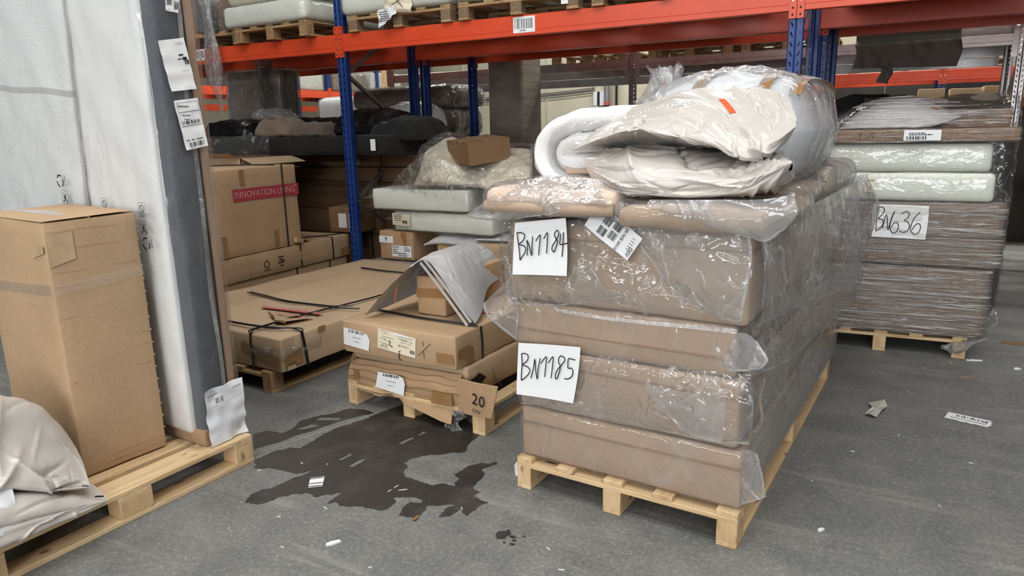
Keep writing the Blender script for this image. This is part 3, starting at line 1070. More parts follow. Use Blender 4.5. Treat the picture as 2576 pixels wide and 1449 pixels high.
film_patch('film_side', [[(.02, .66, -.005), (.6, .60, .02), (1.3, .54, .03), (2.15, .50, .03)], [(.02, .50, .02), (.6, .48, .03), (1.3, .46, .03), (2.15, .44, .03)], [(.02, .42, .025), (.6, .40, .02), (1.3, .40, .02), (2.15, .38, .02)]], FS, M['film'], m2, 30, 80, .010, 8, 53, (1.3, .6))
film_patch('film_side', [[(.06, .40, .012), (.7, .40, .012), (1.5, .40, .012), (2.2, .39, .012)], [(.06, .28, .02), (.7, .28, .02), (1.5, .28, .02), (2.2, .28, .02)], [(.06, .17, .012), (.7, .16, .012), (1.5, .16, .012), (2.2, .16, .012)]], FS, M['film_milky'], m1, 24, 80, .006, 8, 59, (1.3, .6))
# free-hanging far corner of the topmost bag
film_patch('film_corner', [[(1.75, 1.28, .06), (2.0, 1.30, .13), (2.2, 1.24, .10)], [(1.7, 1.12, .09), (2.0, 1.10, .20), (2.22, 1.08, .15)], [(1.75, .95, .10), (2.02, .93, .17), (2.2, .92, .14)], [(1.85, .86, .08), (2.02, .82, .12), (2.18, .82, .12)]], FS, M['film_milky'], m4, 28, 28, .018, 8, 61, hem='rb')
film_patch('film_corner', [[(1.8, .80, .06), (2.05, .82, .12), (2.2, .78, .08)], [(1.8, .68, .09), (2.05, .66, .15), (2.2, .66, .1)], [(1.9, .56, .05), (2.05, .53, .08), (2.2, .52, .07)]], FS, M['film_milky'], m3, 24, 24, .014, 9, 67, hem='rb')
for y, z0, z1 in ((.62, .42, .655), (1.08, .44, .66)):
    m = MB()
    m.strip([(.966 + .045, y + .004 * sin(k * 2.1), z0 + (z1 - z0) * k / 8) for k in range(9)], .022, (1, 0, 0))
    m.build('fabric_gap', M['tan_seam'], m2)
m = MB(); m.strip([(.992 + .03 + .006 * sin(k), .11, .47 + .2 * k / 8) for k in range(9)], .03, (1, 0, 0)); m.build('fabric_gap', M['tan_seam'], m2)

# cushions on top
def pad(name, label, cat, x0, x1, y0, y1, z0, z1, mat, wrap, seed, rz=0.0, r=.03, loose=.012):
    t = thing(name, label, cat, mw((x0 + x1) / 2, (y0 + y1) / 2, z0), MR + rz)
    rbox('cover', (x1 - x0, y1 - y0, z1 - z0), r, M[mat], t, step=.03, amp=.012, freq=5, seed=seed, bulge=(.008, .008, .03))
    if wrap:
        def d(w, n):
            q = Vector((w.x * 6 + seed, w.y * 6, w.z * 8 - seed))
            return .010 * (ridge(q) * .7 + ridge(q * 2.3) * .4) + .008
        rbox('plastic_wrap', (x1 - x0 + 2 * loose, y1 - y0 + 2 * loose, z1 - z0 + loose), r + loose, M[wrap], t, step=.022, disp=d)
    return t


M['peach'] = cloth_mat('peach_plush', lin(226, 198, 176), .95, 150, .4, .05)
cl = pad('seat_cushion', 'peach plush cushion in a clear bag hanging over the left end of the numbered stack', 'cushion', -.10, .47, -.05, .55, 1.255, 1.35, 'peach', 'film_tight', 3, .05)
m = MB(); m.tube([(-.28 + .56 * i / 14, -.305 + .006 * sin(i), .03) for i in range(15)], .026, 8); m.build('rolled_edge', M['tan'], cl, smooth=True)
fc = lambda a, z, d: tuple(parent_inv(cl) @ mw(a, .03 - d, z))
film_patch('film_flap', [[(0.011, 1.359, 0.03), (0.144, 1.40, 0.03), (0.39, 1.40, 0.03), (0.432, 1.339, 0.03)], [(-0.062, 1.314, 0.1), (0.073, 1.319, 0.1), (0.289, 1.326, 0.1), (0.472, 1.317, 0.1)],
    [(-0.165, 1.252, 0.1), (-0.006, 1.243, 0.1), (0.254, 1.279, 0.1), (0.488, 1.325, 0.1)], [(-0.211, 1.239, 0.09), (-0.052, 1.222, 0.09), (0.212, 1.26, 0.09), (0.492, 1.324, 0.09)]], fc, M['film_milky'], cl, 36, 44, .008, 12, 71, hem='b')
cr = pad('seat_cushion', 'flat tan cushion in a clear bag at the right front edge of the numbered stack', 'cushion', .50, 1.05, -.045, .62, 1.222, 1.305, 'tan', 'film_tight', 5, -.04)
fc = lambda a, z, d: tuple(parent_inv(cr) @ mw(a, .03 - d, z))
film_patch('film_flap', [[(0.623, 1.332, 0.08), (0.865, 1.343, 0.11), (1.04, 1.351, 0.11), (1.12, 1.37, 0.08)], [(0.628, 1.305, 0.09), (0.869, 1.297, 0.11), (1.044, 1.273, 0.11), (1.13, 1.329, 0.09)],
    [(0.685, 1.284, 0.08), (0.868, 1.262, 0.10), (1.006, 1.236, 0.1), (1.13, 1.296, 0.09)], [(0.8, 1.25, 0.06), (0.932, 1.228, 0.08), (1.035, 1.205, 0.08), (1.10, 1.25, 0.08)]], fc, M['film_milky'], cr, 30, 44, .008, 13, 73, hem='b')
pad('seat_cushion', 'folded tan cushion at the back of the numbered stack, mostly under the bags', 'cushion', .02, 1.0, .68, 1.3, 1.222, 1.32, 'tan', 'film_tight', 7)
pad('seat_cushion', 'pale tan cushion at the far right end of the numbered stack under loose plastic', 'cushion', .3, 1.03, 1.34, 2.12, 1.222, 1.36, 'tan', 'film_milky', 9, 0, .05)
m = MB(); m.box(.74, .12, 1.325, .88, .22, 1.352)
rollp = thing('foam_strip', 'small pale foam strip poking up behind the left plush cushion', 'foam strip', mw(.10, .44, 1.385), MR)
rbox('strip', (.13, .06, .04), .012, M['peach'], rollp)

# handwritten sheets
def sheet(label, pts, d, strokes, base, rz, y0=.03, name='paper_sheet', curl=.012, cat='sign', wstroke=.0046):
    """paper quad given by its corners (along, height): top-left, top-right, bottom-right, bottom-left"""
    t = thing(name, label, cat, (base.x, base.y, 0), rz)
    tl, tr, br, bl = [Vector((p[0], 0, p[1])) for p in pts]
    m = MB()

    def fn(u, v):
        p = (tl * (1 - u) + tr * u) * (1 - v) + (bl * (1 - u) + br * u) * v
        c = curl * ((2 * u - 1) ** 2 * .5 + v * v * .6 - .3)
        return (p.x + .006 * sin(v * pi) * (u - .3), y0 - d - c, p.z)
    m.grid(fn, 10, 10)
    m.build('paper', M['paper'], t, smooth=True)
    m = MB()
    for s in strokes:
        P = [Vector((a, 0, z)) for a, z in s]
        n = max(2, 5 * (len(P) - 1))
        L = []
        for i in range(n + 1):
            q = catmull(P, i / n)
            L.append((q.x, y0 - d - curl * .7 - .0012, q.z))
        m.strip(L, wstroke, (0, 1, 0))
    h = m.build('handwriting', M['ink'], t)
    return t


S1184 = [[(0.053, 1.178), (0.057, 1.143), (0.063, 1.099), (0.065, 1.063)], [(0.052, 1.175), (0.071, 1.178), (0.087, 1.172), (0.089, 1.161), (0.08, 1.144), (0.063, 1.129), (0.085, 1.124), (0.093, 1.112), (0.088, 1.095), (0.075, 1.078), (0.065, 1.063)], [(0.1, 1.085), (0.102, 1.124), (0.1, 1.148), (0.111, 1.124), (0.121, 1.087), (0.124, 1.125), (0.127, 1.166)], [(0.142, 1.148), (0.163, 1.174), (0.16, 1.139), (0.154, 1.09)], [(0.179, 1.159), (0.196, 1.185), (0.195, 1.146), (0.191, 1.1)], [(0.247, 1.192), (0.24, 1.197), (0.231, 1.188), (0.229, 1.175), (0.236, 1.162), (0.242, 1.152), (0.236, 1.133), (0.227, 1.111), (0.221, 1.111), (0.216, 1.121), (0.221, 1.137), (0.233, 1.154), (0.244, 1.171), (0.248, 1.184), (0.247, 1.192)], [(0.256, 1.185), (0.254, 1.163), (0.253, 1.142), (0.272, 1.145), (0.288, 1.15)], [(0.269, 1.192), (0.267, 1.156), (0.265, 1.124), (0.261, 1.092)]]
S1185 = [[(0.048, 0.649), (0.05, 0.606), (0.046, 0.562), (0.044, 0.527)], [(0.048, 0.648), (0.067, 0.652), (0.081, 0.644), (0.078, 0.625), (0.062, 0.608), (0.051, 0.599), (0.078, 0.593), (0.088, 0.58), (0.081, 0.561), (0.06, 0.539), (0.044, 0.527)], [(0.093, 0.545), (0.107, 0.594), (0.114, 0.635), (0.117, 0.596), (0.124, 0.547), (0.13, 0.591), (0.141, 0.643)], [(0.143, 0.62), (0.171, 0.654), (0.167, 0.611), (0.161, 0.562)], [(0.18, 0.628), (0.203, 0.659), (0.199, 0.61), (0.192, 0.562)], [(0.256, 0.664), (0.241, 0.669), (0.23, 0.657), (0.23, 0.639), (0.237, 0.623), (0.233, 0.598), (0.221, 0.567), (0.214, 0.566), (0.214, 0.584), (0.225, 0.607), (0.244, 0.631), (0.258, 0.651), (0.256, 0.664)], [(0.308, 0.662), (0.289, 0.663), (0.276, 0.662), (0.273, 0.636), (0.274, 0.621), (0.289, 0.623), (0.296, 0.609), (0.289, 0.586), (0.27, 0.573), (0.255, 0.573)]]
S636 = [[(-0.607, 1.011), (-0.608, 0.95), (-0.608, 0.856)], [(-0.607, 1.014), (-0.58, 1.016), (-0.566, 1.003), (-0.572, 0.975), (-0.595, 0.946), (-0.6, 0.939), (-0.573, 0.932), (-0.567, 0.909), (-0.581, 0.876), (-0.608, 0.851)], [(-0.568, 0.876), (-0.558, 0.952), (-0.549, 0.961), (-0.542, 0.915), (-0.534, 0.864), (-0.523, 0.925), (-0.504, 0.991)], [(-0.505, 0.99), (-0.52, 0.944), (-0.524, 0.887), (-0.512, 0.85), (-0.491, 0.847), (-0.477, 0.866), (-0.475, 0.899), (-0.489, 0.917), (-0.505, 0.907), (-0.515, 0.883)], [(-0.466, 0.973), (-0.439, 0.991), (-0.418, 0.979), (-0.423, 0.951), (-0.442, 0.932), (-0.42, 0.919), (-0.41, 0.896), (-0.419, 0.863), (-0.447, 0.851), (-0.468, 0.862)], [(-0.355, 0.99), (-0.387, 0.948), (-0.402, 0.892), (-0.399, 0.864), (-0.377, 0.839), (-0.354, 0.852), (-0.345, 0.885), (-0.351, 0.908), (-0.367, 0.912), (-0.385, 0.888), (-0.392, 0.869)]]
sheet('white paper sheet with BN1184 handwritten in black, near the top of the stack', [(.039, 1.215), (.275, 1.247), (.282, 1.016), (.027, .999)], .062, S1184, MA, MR, curl=.014)
sheet('white paper sheet with BN1185 handwritten in black, halfway up the stack', [(.03, .693), (.328, .718), (.296, .470), (.018, .458)], .04, S1185, MA, MR, curl=.012)

# shipping label stuck slantwise on the plastic
t = thing('shipping_label', 'white shipping label with barcodes stuck slantwise right of the BN1184 sheet', 'label', mw(.465, -.008, 1.2), MR, rot=(0, radians(35), MR))
m = MB(); m.grid(lambda u, v: (-.11 + .22 * u, -.003 * sin(u * 5 + v * 3), -.055 + .11 * v), 8, 5)
o = m.build('paper', M['paper'], t, smooth=True)
m = MB()
for k, (x, z) in enumerate(((-.055, .004), (-.055, -.042), (-.01, .012), (-.01, -.03))):
    barcode(m, x, z, .036, .034, -.0042, 40 + k, 0, 22)
textlines(m, -.05, .045, .09, 2, .007, .002, -.0042, 3)
textlines(m, .078, .03, .02, 5, .012, .002, -.0042, 4)
tag(m.build('print', M['ink'], o), kind='stuff')
text('lettering', 'DK HOR AH110', .018, M['ink'], o, (.043, -.0045, -.002), (pi / 2, radians(90), 0), sx=.8)
text('lettering', 'DSV', .022, M['ink'], o, (.096, -.0045, -.022), (pi / 2, radians(90), 0))


# ------------------------------------------------------------------ bags and bundles on the main stack
UP_ = [[(.14, .28, 1.493), (.183, .45, 1.586), (.326, .45, 1.662), (.467, .45, 1.703), (.602, .45, 1.734), (.78, .45, 1.723), (.934, .45, 1.711), (1.05, .27, 1.61)],
    [(.14, .28, 1.495), (.282, .28, 1.574), (.415, .28, 1.631), (.549, .28, 1.662), (.692, .28, 1.676), (.843, .28, 1.66), (.987, .28, 1.633), (1.055, .25, 1.603)],
    [(.14, .28, 1.496), (.366, .12, 1.56), (.499, .12, 1.603), (.64, .12, 1.614), (.775, .12, 1.604), (.903, .11, 1.570), (1.0, .13, 1.56), (1.06, .22, 1.59)],
    [(.14, .28, 1.496), (.385, .06, 1.55), (.527, .05, 1.581), (.667, .04, 1.564), (.813, .03, 1.539), (.928, .02, 1.498), (1.005, .06, 1.511), (1.065, .2, 1.58)],
    [(.14, .28, 1.495), (.38, .09, 1.545), (.521, .09, 1.573), (.664, .09, 1.539), (.812, .09, 1.51), (.944, .07, 1.466), (.998, .12, 1.493), (1.06, .22, 1.58)],
    [(.14, .29, 1.493), (.3, .4, 1.50), (.5, .45, 1.50), (.66, .45, 1.50), (.8, .45, 1.50), (.9, .4, 1.50), (1.0, .35, 1.52), (1.055, .25, 1.58)],
    [(.14, .29, 1.493), (.2, .62, 1.53), (.35, .66, 1.56), (.5, .68, 1.58), (.65, .68, 1.60), (.8, .66, 1.60), (.95, .62, 1.60), (1.05, .28, 1.60)]]
LO_ = [[(.25, .2, 1.47), (.311, .40, 1.50), (.559, .42, 1.50), (.804, .42, 1.49), (.95, .40, 1.48), (1.06, .16, 1.462)],
    [(.25, .19, 1.468), (.425, .14, 1.495), (.652, .14, 1.482), (.876, .14, 1.455), (1.0, .14, 1.470), (1.066, .14, 1.464)],
    [(.262, .17, 1.44), (.479, .03, 1.425), (.69, .02, 1.410), (.905, .02, 1.410), (1.02, .06, 1.441), (1.072, .13, 1.458)],
    [(.28, .16, 1.405), (.483, .01, 1.378), (.698, .00, 1.366), (.911, .01, 1.382), (1.016, .05, 1.414), (1.07, .13, 1.45)],
    [(.30, .17, 1.375), (.456, .06, 1.340), (.685, .05, 1.333), (.885, .06, 1.340), (.99, .09, 1.37), (1.06, .14, 1.43)],
    [(.30, .25, 1.36), (.456, .5, 1.335), (.685, .55, 1.335), (.885, .55, 1.335), (.99, .45, 1.36), (1.06, .2, 1.43)],
    [(.26, .25, 1.42), (.4, .66, 1.40), (.6, .70, 1.40), (.8, .70, 1.40), (.97, .6, 1.42), (1.06, .2, 1.45)]]
t = thing('mailer_bag', 'lower big beige poly mailer bag squashed flat on the numbered stack', 'bag', MA, MR)
f1 = fold_fn(3, 60, .034, .012, None, 1, (.08, .30), .95, 1.5)
f1b = fold_fn(8, 130, .010, .007, None, 1, (.03, .12), .95, 1.5)
loft_bag('bag_body', LO_, M['mailer'], t, 140, 190, lambda u, v: f1(u, v) + f1b(u, v), seed=2)
t = thing('mailer_bag', 'upper big beige poly mailer bag with an orange mark, topmost on the numbered stack', 'bag', MA, MR)
f2 = fold_fn(5, 52, .040, .012, 1.15, .65, (.10, .36), 1.05, 1.6)
f2b = fold_fn(18, 130, .010, .007, 1.1, .9, (.03, .14), 1.05, 1.6)
ff2 = lambda u, v: f2(u, v) + f2b(u, v)
b2 = loft_bag('bag_body', UP_, M['mailer'], t, 150, 200, ff2, seed=4)


def bag_print(name, body, nu, nv, quads, mat, par, off=.0025):
    """flat print that follows a lofted skin: quads are (u0, v0, u1, v1, slant) in skin coordinates"""
    vs = body.data.vertices
    m = MB()
    for (u0, v0, u1, v1, sl) in quads:
        def fn(a, b):
            u, v = u0 + (u1 - u0) * a + sl * b, v0 + (v1 - v0) * b
            x, y = u * nu, v * nv
            i, j = min(int(x), nu - 1), min(int(y), nv - 1)
            fx, fy = x - i, y - j
            w = nv + 1
            q = lambda k: vs[k].co - vs[k].normal * off
            return (q(i * w + j) * (1 - fx) + q((i + 1) * w + j) * fx) * (1 - fy) + (q(i * w + j + 1) * (1 - fx) + q((i + 1) * w + j + 1) * fx) * fy
        m.grid(fn, 6, 8)
    return m.build(name, mat, par, smooth=True)


bag_print('orange_mark', b2, 150, 200, [(.645, .115, .668, .195, .03)], M['orange_print'], b2.parent)


def bag_text(body, nu, nv, s, u0, u1, v0, v1, mat, par, off=.002):
    """lettering pressed onto a lofted skin"""
    c = bpy.data.curves.new('lettering', 'FONT')
    c.body, c.size, c.align_x, c.align_y, c.resolution_u = s, 1.0, 'LEFT', 'BOTTOM_BASELINE', 3
    tmp = link('lettering', c)
    dg = bpy.context.evaluated_depsgraph_get()
    me = bpy.data.meshes.new_from_object(tmp.evaluated_get(dg))
    bpy.data.objects.remove(tmp)
    bm = bmesh.new(); bm.from_mesh(me)
    bmesh.ops.triangulate(bm, faces=bm.faces[:])
    bmesh.ops.subdivide_edges(bm, edges=[e for e in bm.edges if e.calc_length() > .12], cuts=2)
    bm.to_mesh(me); bm.free()
    x1 = max(v.co.x for v in me.vertices)
    vs, w = body.data.vertices, nv + 1
    for v in me.vertices:
        x, y = (u0 + (u1 - u0) * v.co.x / x1) * nu, (v1 + (v0 - v1) * v.co.y / .75) * nv
        i, j = min(int(x), nu - 1), min(int(y), nv - 1)
        fx, fy = x - i, y - j
        q = lambda k: vs[k].co - vs[k].normal * off
        v.co = (q(i * w + j) * (1 - fx) + q((i + 1) * w + j) * fx) * (1 - fy) + (q(i * w + j + 1) * (1 - fx) + q((i + 1) * w + j + 1) * fx) * fy
    me.materials.clear(); me.materials.append(mat)
    return link('lettering', me, par)


bag_text(b2, 150, 200, 'bedre nætter', .25, .63, .11, .155, M['white_ink'], b2.parent)
# rolled white topper, its spiral end towards the aisle
t = thing('rolled_topper', 'thick white quilted mattress topper rolled up on the left of the numbered stack', 'mattress topper', (0, 0, 0))
path = [(-.60, 1.60), (-.85, 1.625), (-1.14, 1.63), (-1.33, 1.605), (-1.43, 1.535), (-1.435, 1.43), (-1.37, 1.36), (-1.2, 1.335), (-1.0, 1.35), (-.9, 1.38)]
path2 = [(-.7, 1.50), (-.95, 1.515), (-1.18, 1.525), (-1.29, 1.515), (-1.335, 1.475), (-1.30, 1.435), (-1.2, 1.43), (-1.05, 1.45)]


def band(par, name, P, th, y0, y1, mat, seed):
    P = [Vector((a, 0, b)) for a, b in P]
    n, ny, k = 60, 26, 10
    m = MB()
    for iy in range(ny + 1):
        v = iy / ny
        y = y0 + (y1 - y0) * v
        for i in range(n + 1):
            p = catmull(P, i / n)
            d = (catmull(P, min(1, i / n + .01)) - catmull(P, max(0, i / n - .01))).normalized()
            nn = Vector((-d.z, 0, d.x))
            for j in range(k):
                a = 2 * pi * j / k
                e = min(1, min(v, 1 - v) * 14) ** .5
                w = th / 2 * (.25 + .75 * e)
                x = w * (abs(sin(a)) ** .6 * (1 if sin(a) > 0 else -1))
                q = p + nn * x + d * cos(a) * .006
                q.y = y
                f = .007 * ridge((q.x * 9 + seed, q.y * 5, q.z * 9)) + .003 * noise.noise(q * 26)
                m.v.append(tuple(q + nn * (f if sin(a) > 0 else -f)))
    W_ = (n + 1) * k
    for iy in range(ny):
        for i in range(n):
            for j in range(k):
                a = iy * W_ + i * k + j
                b = iy * W_ + i * k + (j + 1) % k
                m.f.append([a, b, b + W_, a + W_]) if False else None
    # skin: outer (top) and inner (bottom) sides plus the two ends
    top, bot = 2, 7
    def q4(a, b, c, d): m.f.append([a, b, c, d]); m.m.append(0)
    for iy in range(ny):
        for i in range(n):
            for j in (top, bot):
                a = iy * W_ + i * k + j
                q4(a, a + k, a + k + W_, a + W_)
    for iy in (0, ny):
        for i in range(n):
            a = iy * W_ + i * k
            q4(a + top, a + bot, a + bot + k, a + top + k)
    for i in (0, n):
        for iy in range(ny):
            a = iy * W_ + i * k
            q4(a + top, a + bot, a + bot + W_, a + top + W_)
    o = m.build(name, mat, par, smooth=True, angle=60)
    return o


t.location = (-1.1, 3.3, 1.33)
for nm, P, th, s in (('outer_turn', path, .095, 1), ('inner_turn', path2, .085, 5)):
    band(t, nm, [(a + 1.1, b - 1.33) for a, b in P], th, -.33, .52, M['white_cloth'], s)
def d_(w, n):
    q = Vector((w.x * 8, w.y * 5, w.z * 8))
    return .008 * ridge(q) + .002
rbox('plastic_wrap', (.80, .90, .36), .15, M['film_tight'], t, (.06, .1, -.015), step=.03, disp=d_)

# big white bundle with brown tape
t = thing('wrapped_bundle', 'large white plastic bundle crossed with brown tape behind the mailer bags', 'bundle', (-.645, 3.62, 1.30), -.1)


def d2(w, n):
    q = Vector((w.x * 5, w.y * 4, w.z * 5))
    return .020 * ridge(q) * .6 + .014 * ridge(q * 2.4) - .02 + .010 * sin(w.x * 30 + 3 * noise.noise(q)) * max(0, n.z)
wb = rbox('bundle_body', (.74, 1.05, .51), .25, M['white_poly'], t, step=.025, disp=d2, maxn=50)


def tape_over(par, pts, w, mat, name='tape'):
    """strip laid over a rounded bundle: points and normals in the parent's space"""
    m = MB()
    n0 = 0
    for i, (p, n) in enumerate(pts):
        p, n = Vector(p), Vector(n)
        d = Vector(pts[min(i + 1, len(pts) - 1)][0]) - Vector(pts[max(i - 1, 0)][0])
        x = d.cross(n).normalized() * (w / 2)
        m.v += [tuple(p - x), tuple(p + x)]
    for i in range(len(pts) - 1):
        m.f.append([2 * i, 2 * i + 1, 2 * i + 3, 2 * i + 2]); m.m.append(0)
    return m.build(name, mat, par, smooth=True)


def oval_arc(ax, t0, t1, off, hx=.37, hy=.525, hz=.255, n=30):
    """arc over the bundle in the plane across ax ('x' or 'y') at offset"""
    out = []
    for i in range(n + 1):
        a = t0 + (t1 - t0) * i / n
        e = .62
        c, s = cos(a), sin(a)
        cc, ss = abs(c) ** e * (1 if c > 0 else -1), abs(s) ** e * (1 if s > 0 else -1)
        if ax == 'x':
            k = (1 - (off / hx) ** 4) ** .25
            out.append(((off, hy * cc * k, hz + hz * ss * k + .006), (0, cc, ss)))
        else:
            k = (1 - (off / hy) ** 4) ** .25
            out.append(((hx * cc * k, off, hz + hz * ss * k + .006), (cc, 0, ss)))
    return out
for off in (-.08, .20, .31): tape_over(t, oval_arc('x', 2.6, .7, off), .05, M['tape'])
tape_over(t, oval_arc('y', 2.4, .35, -.12), .055, M['tape'])
def d3(w, n):
    q = Vector((w.x * 7 + 3, w.y * 6, w.z * 7))
    return .02 * ridge(q) + .012 * ridge(q * 2.2)
rbox('plastic_wrap', (.75, 1.06, .515), .25, M['film_milky'], t, step=.03, disp=d3, maxn=44)

# grey padded roll in translucent plastic, knotted at the left end
t = thing('padded_roll', 'grey padded roll in a knotted translucent plastic bag at the back of the numbered stack', 'roll', (-.85, 4.42, 1.32), -.12)
M['grey_pad'] = cloth_mat('grey_padding', lin(176, 168, 158), .9, 200, .2, .05)
rbox('padding', (.90, .60, .50), .24, M['grey_pad'], t, (-.02, 0, 0), step=.05, amp=.02, freq=3, seed=3)
m = MB()
def nk(u, v):
    a = 2 * pi * u
    k = v
    r = (.20 * (1 - k) ** 1.1 + .055 + .05 * max(0, k - .6) * 2) * (1 + (.25 + .5 * k) * noise.noise(Vector((cos(a) * 2, sin(a) * 2, v * 5))))
    return (-.42 + r * cos(a) - .02 * k, r * sin(a), .22 + .40 * k + .05 * k * noise.noise(Vector((cos(a) * 3, sin(a) * 3, 7))))
m.grid(nk, 30, 20)
m.build('bag_neck', M['film_milky'], t, smooth=True)
def d4(w, n):
    q = Vector((w.x * 5 + 3, w.y * 5, w.z * 5))
    return .02 * ridge(q) + .01
rbox('plastic_wrap', (.95, .64, .53), .25, M['film_smoke'], t, (-.02, 0, -.01), step=.05, disp=d4)


# ------------------------------------------------------------------ left pallet: upright mattresses, tall carton, mailer bags
left_pallet = pallet('euro_pallet', 'worn pine pallet at the left edge under the tall carton and upright mattresses', (-3.560, 1.089, 0), -.0576, **EUR)

CR = .004


def carton(name, label, L, W, H, loc, rz, mat='card', cat='cardboard box', amp=.003, r=.006, seed=0, rot=None, step=.06, top=True, group=None, seamdir='x', bulge=(.004, .004, .004)):
    """closed carton: local x = length, y = depth, origin at the middle of the base; flap seam on top"""
    t = thing(name, label, cat, loc, rz, group, rot)
    rbox('carton_body', (L, W, H), r, M[mat], t, step=step, amp=amp, freq=4, seed=seed, bulge=bulge)
    if top:
        m = MB()
        if seamdir == 'x': m.box(-L / 2 + .004, -.0015, H - .001, L / 2 - .004, .0015, H + .0022 + bulge[2])
        else: m.box(-.0015, -W / 2 + .004, H - .001, .0015, W / 2 - .004, H + .0022 + bulge[2])
        m.build('flap_seam', M['card_edge'], t)
    return t


def patch(par, name, mat, pts, off=.001):
    """thin flat piece (tape, print, label) given by corner points in the parent's space, nudged along its normal"""
    P = [Vector(p) for p in pts]
    n = (P[1] - P[0]).cross(P[2] - P[1]).normalized()
    m = MB(); m.face([p + n * off for p in P])
    return m.build(name, M[mat] if isinstance(mat, str) else mat, par)


# mattress 2 (right): white top panel, dark border, beige backing
t = thing('upright_mattress', 'upright white mattress with dark grey border, labels and beige backing, nearest the aisle', 'mattress', (-2.773, 2.045, .150), -.0576)
up2 = t
bd_ = rbox('border', (.58, .135, 2.3), .03, M['grey_border'], t, (-.29, .0725, 0), step=.05, amp=.006, freq=5, seed=3, bulge=(.006, 0, 0))
def d_t(w, n):
    q = Vector((w.x * 3.2 + w.z * .8, w.y * 3, w.z * 1.6 + 3))
    return .010 * ridge(q) * max(0, -n.y) + .006 * ridge(q * 2.7) * max(0, -n.y)
tp_ = rbox('top_panel', (.575, .05, 2.2), .024, M['ticking'], t, (-.362, .008, .05), step=.035, disp=d_t, maxn=60)
rbox('backing', (.58, .055, 2.3), .012, M['beige_wrap'], t, (-.288, .170, 0), step=.04, amp=.005, freq=9, seed=9)
m = MB(); m.box(.004, .136, .01, .008, .145, 2.29); m.build('dark_gap', M['hole'], t)
m = MB(); m.strip([(.010 + .002 * sin(i), .118 + .006 * sin(i * .7), .2 + 2.1 * i / 24) for i in range(25)], .022, (1, 0, 0)); m.build('seal_strip', M['film_hem'], t)
rbox('base_sleeve', (.40, .21, .078), .006, M['card_red'], t, (-.195, .098, -.004), step=.05, amp=.003, freq=6)
def d_w(w, n):
    q = Vector((w.x * 4, w.y * 8, w.z * 3.4))
    return .006 * ridge(q) * .7 + .004 * ridge(q * 2.4) + .002
pw_ = rbox('plastic_wrap', (.64, .262, 2.32), .03, M['film_soft'], t, (-.305, .078, 0), step=.04, disp=d_w, maxn=64)

for o in (pw_, bd_, tp_):          # the free left edge bulges out towards the floor
    for v in o.data.vertices:
        k = max(0, min(1, (.02 - v.co.x) / .3))
        v.co.x += k * .115 * (v.co.z / 1.9 - .62)


def decal(par, pts, x, prints=True, seed=0, name='label_sticker', mat='paper', curl=.004):
    """label on the +X face: corners given as (y, z): top-left, top-right, bottom-right, bottom-left"""
    tl, tr, br, bl = [Vector((0, *p)) for p in pts]
    m = MB()
    f = lambda u, v: (tl * (1 - u) + tr * u) * (1 - v) + (bl * (1 - u) + br * u) * v
    m.grid(lambda u, v: f(u, v) + Vector((x + curl * (ridge((u * 2 + seed, v * 3, seed)) - .5), 0, 0)), 10, 16)
    o = m.build(name, M[mat], par, smooth=True)
    return o, f


def decal_print(o, f, x, items, mat='ink'):
    """items: rectangles in label coordinates (u0, v0, u1, v1)"""
    m = MB()
    for (a, b, c, d) in items:
        m.face([f(a, b) + Vector((x, 0, 0)), f(a, d) + Vector((x, 0, 0)), f(c, d) + Vector((x, 0, 0)), f(c, b) + Vector((x, 0, 0))])
    return tag(m.build('print', M[mat], o), kind='stuff')


def bars(u0, v0, u1, v1, seed, n=22):
    rnd = random.Random(seed)
    ws = [rnd.choice((1, 1, 2, 3)) for _ in range(n)]
    k, x, out = (u1 - u0) / sum(ws), u0, []
    for i, w in enumerate(ws):
        if i % 2 == 0: out.append((x, v0, x + w * k, v1))
        x += w * k
    return out


X1 = .033
o, f = decal(t, [(-.008, 1.833), (.114, 1.856), (.148, 1.645), (.026, 1.63)], X1, seed=1)
decal_print(o, f, X1 + .004, [(.62, .30, .80, .33), (.55, .38, .70, .40), (.74, .36, .90, .42), (.80, .36, .84, .5), (.88, .42, .95, .50), (.6, .62, .9, .625), (.6, .08, .9, .085), (.66, .11, .9, .115)])
o, f = decal(t, [(.03, 1.592), (.147, 1.607), (.172, 1.399), (.062, 1.382)], X1, seed=2)
decal_print(o, f, X1 + .004, [(.06, .05, .94, .056), (.06, .05, .07, .53), (.93, .05, .94, .53), (.06, .52, .94, .53), (.06, .24, .94, .25)] + bars(.12, .42, .88, .49, 4) + bars(.2, .86, .86, .95, 5) + [(.2, .965, .4, .972)] +
            [(.10 + .075 * i, .80, .15 + .075 * i, .825) for i in range(10) if i not in (2, 5)])
text('lettering', 'Referencenr', .012, M['ink'], o, (X1 + .0035, .071, 1.570), (pi / 2 + .15, 0, pi / 2), sx=.9)
text('lettering', 'Returvare', .011, M['ink'], o, (X1 + .0035, .080, 1.532), (pi / 2 + .15, 0, pi / 2), sx=.9)
text('lettering', 'Sent Bund', .008, M['ink'], o, (X1 + .0035, .083, 1.515), (pi / 2 + .15, 0, pi / 2), sx=.9)
o, f = decal(t, [(.05, 2.009), (.118, 2.018), (.102, 1.955), (.046, 1.958)], X1, seed=3)
decal_print(o, f, X1 + .004, bars(.1, .0, .45, .55, 7) + bars(.6, .3, .95, .8, 8))
o, f = decal(t, [(-.006, .275), (.205, .287), (.208, 0), (-.002, .0)], X1, seed=6, curl=.016, mat='white_poly', name='packing_note')
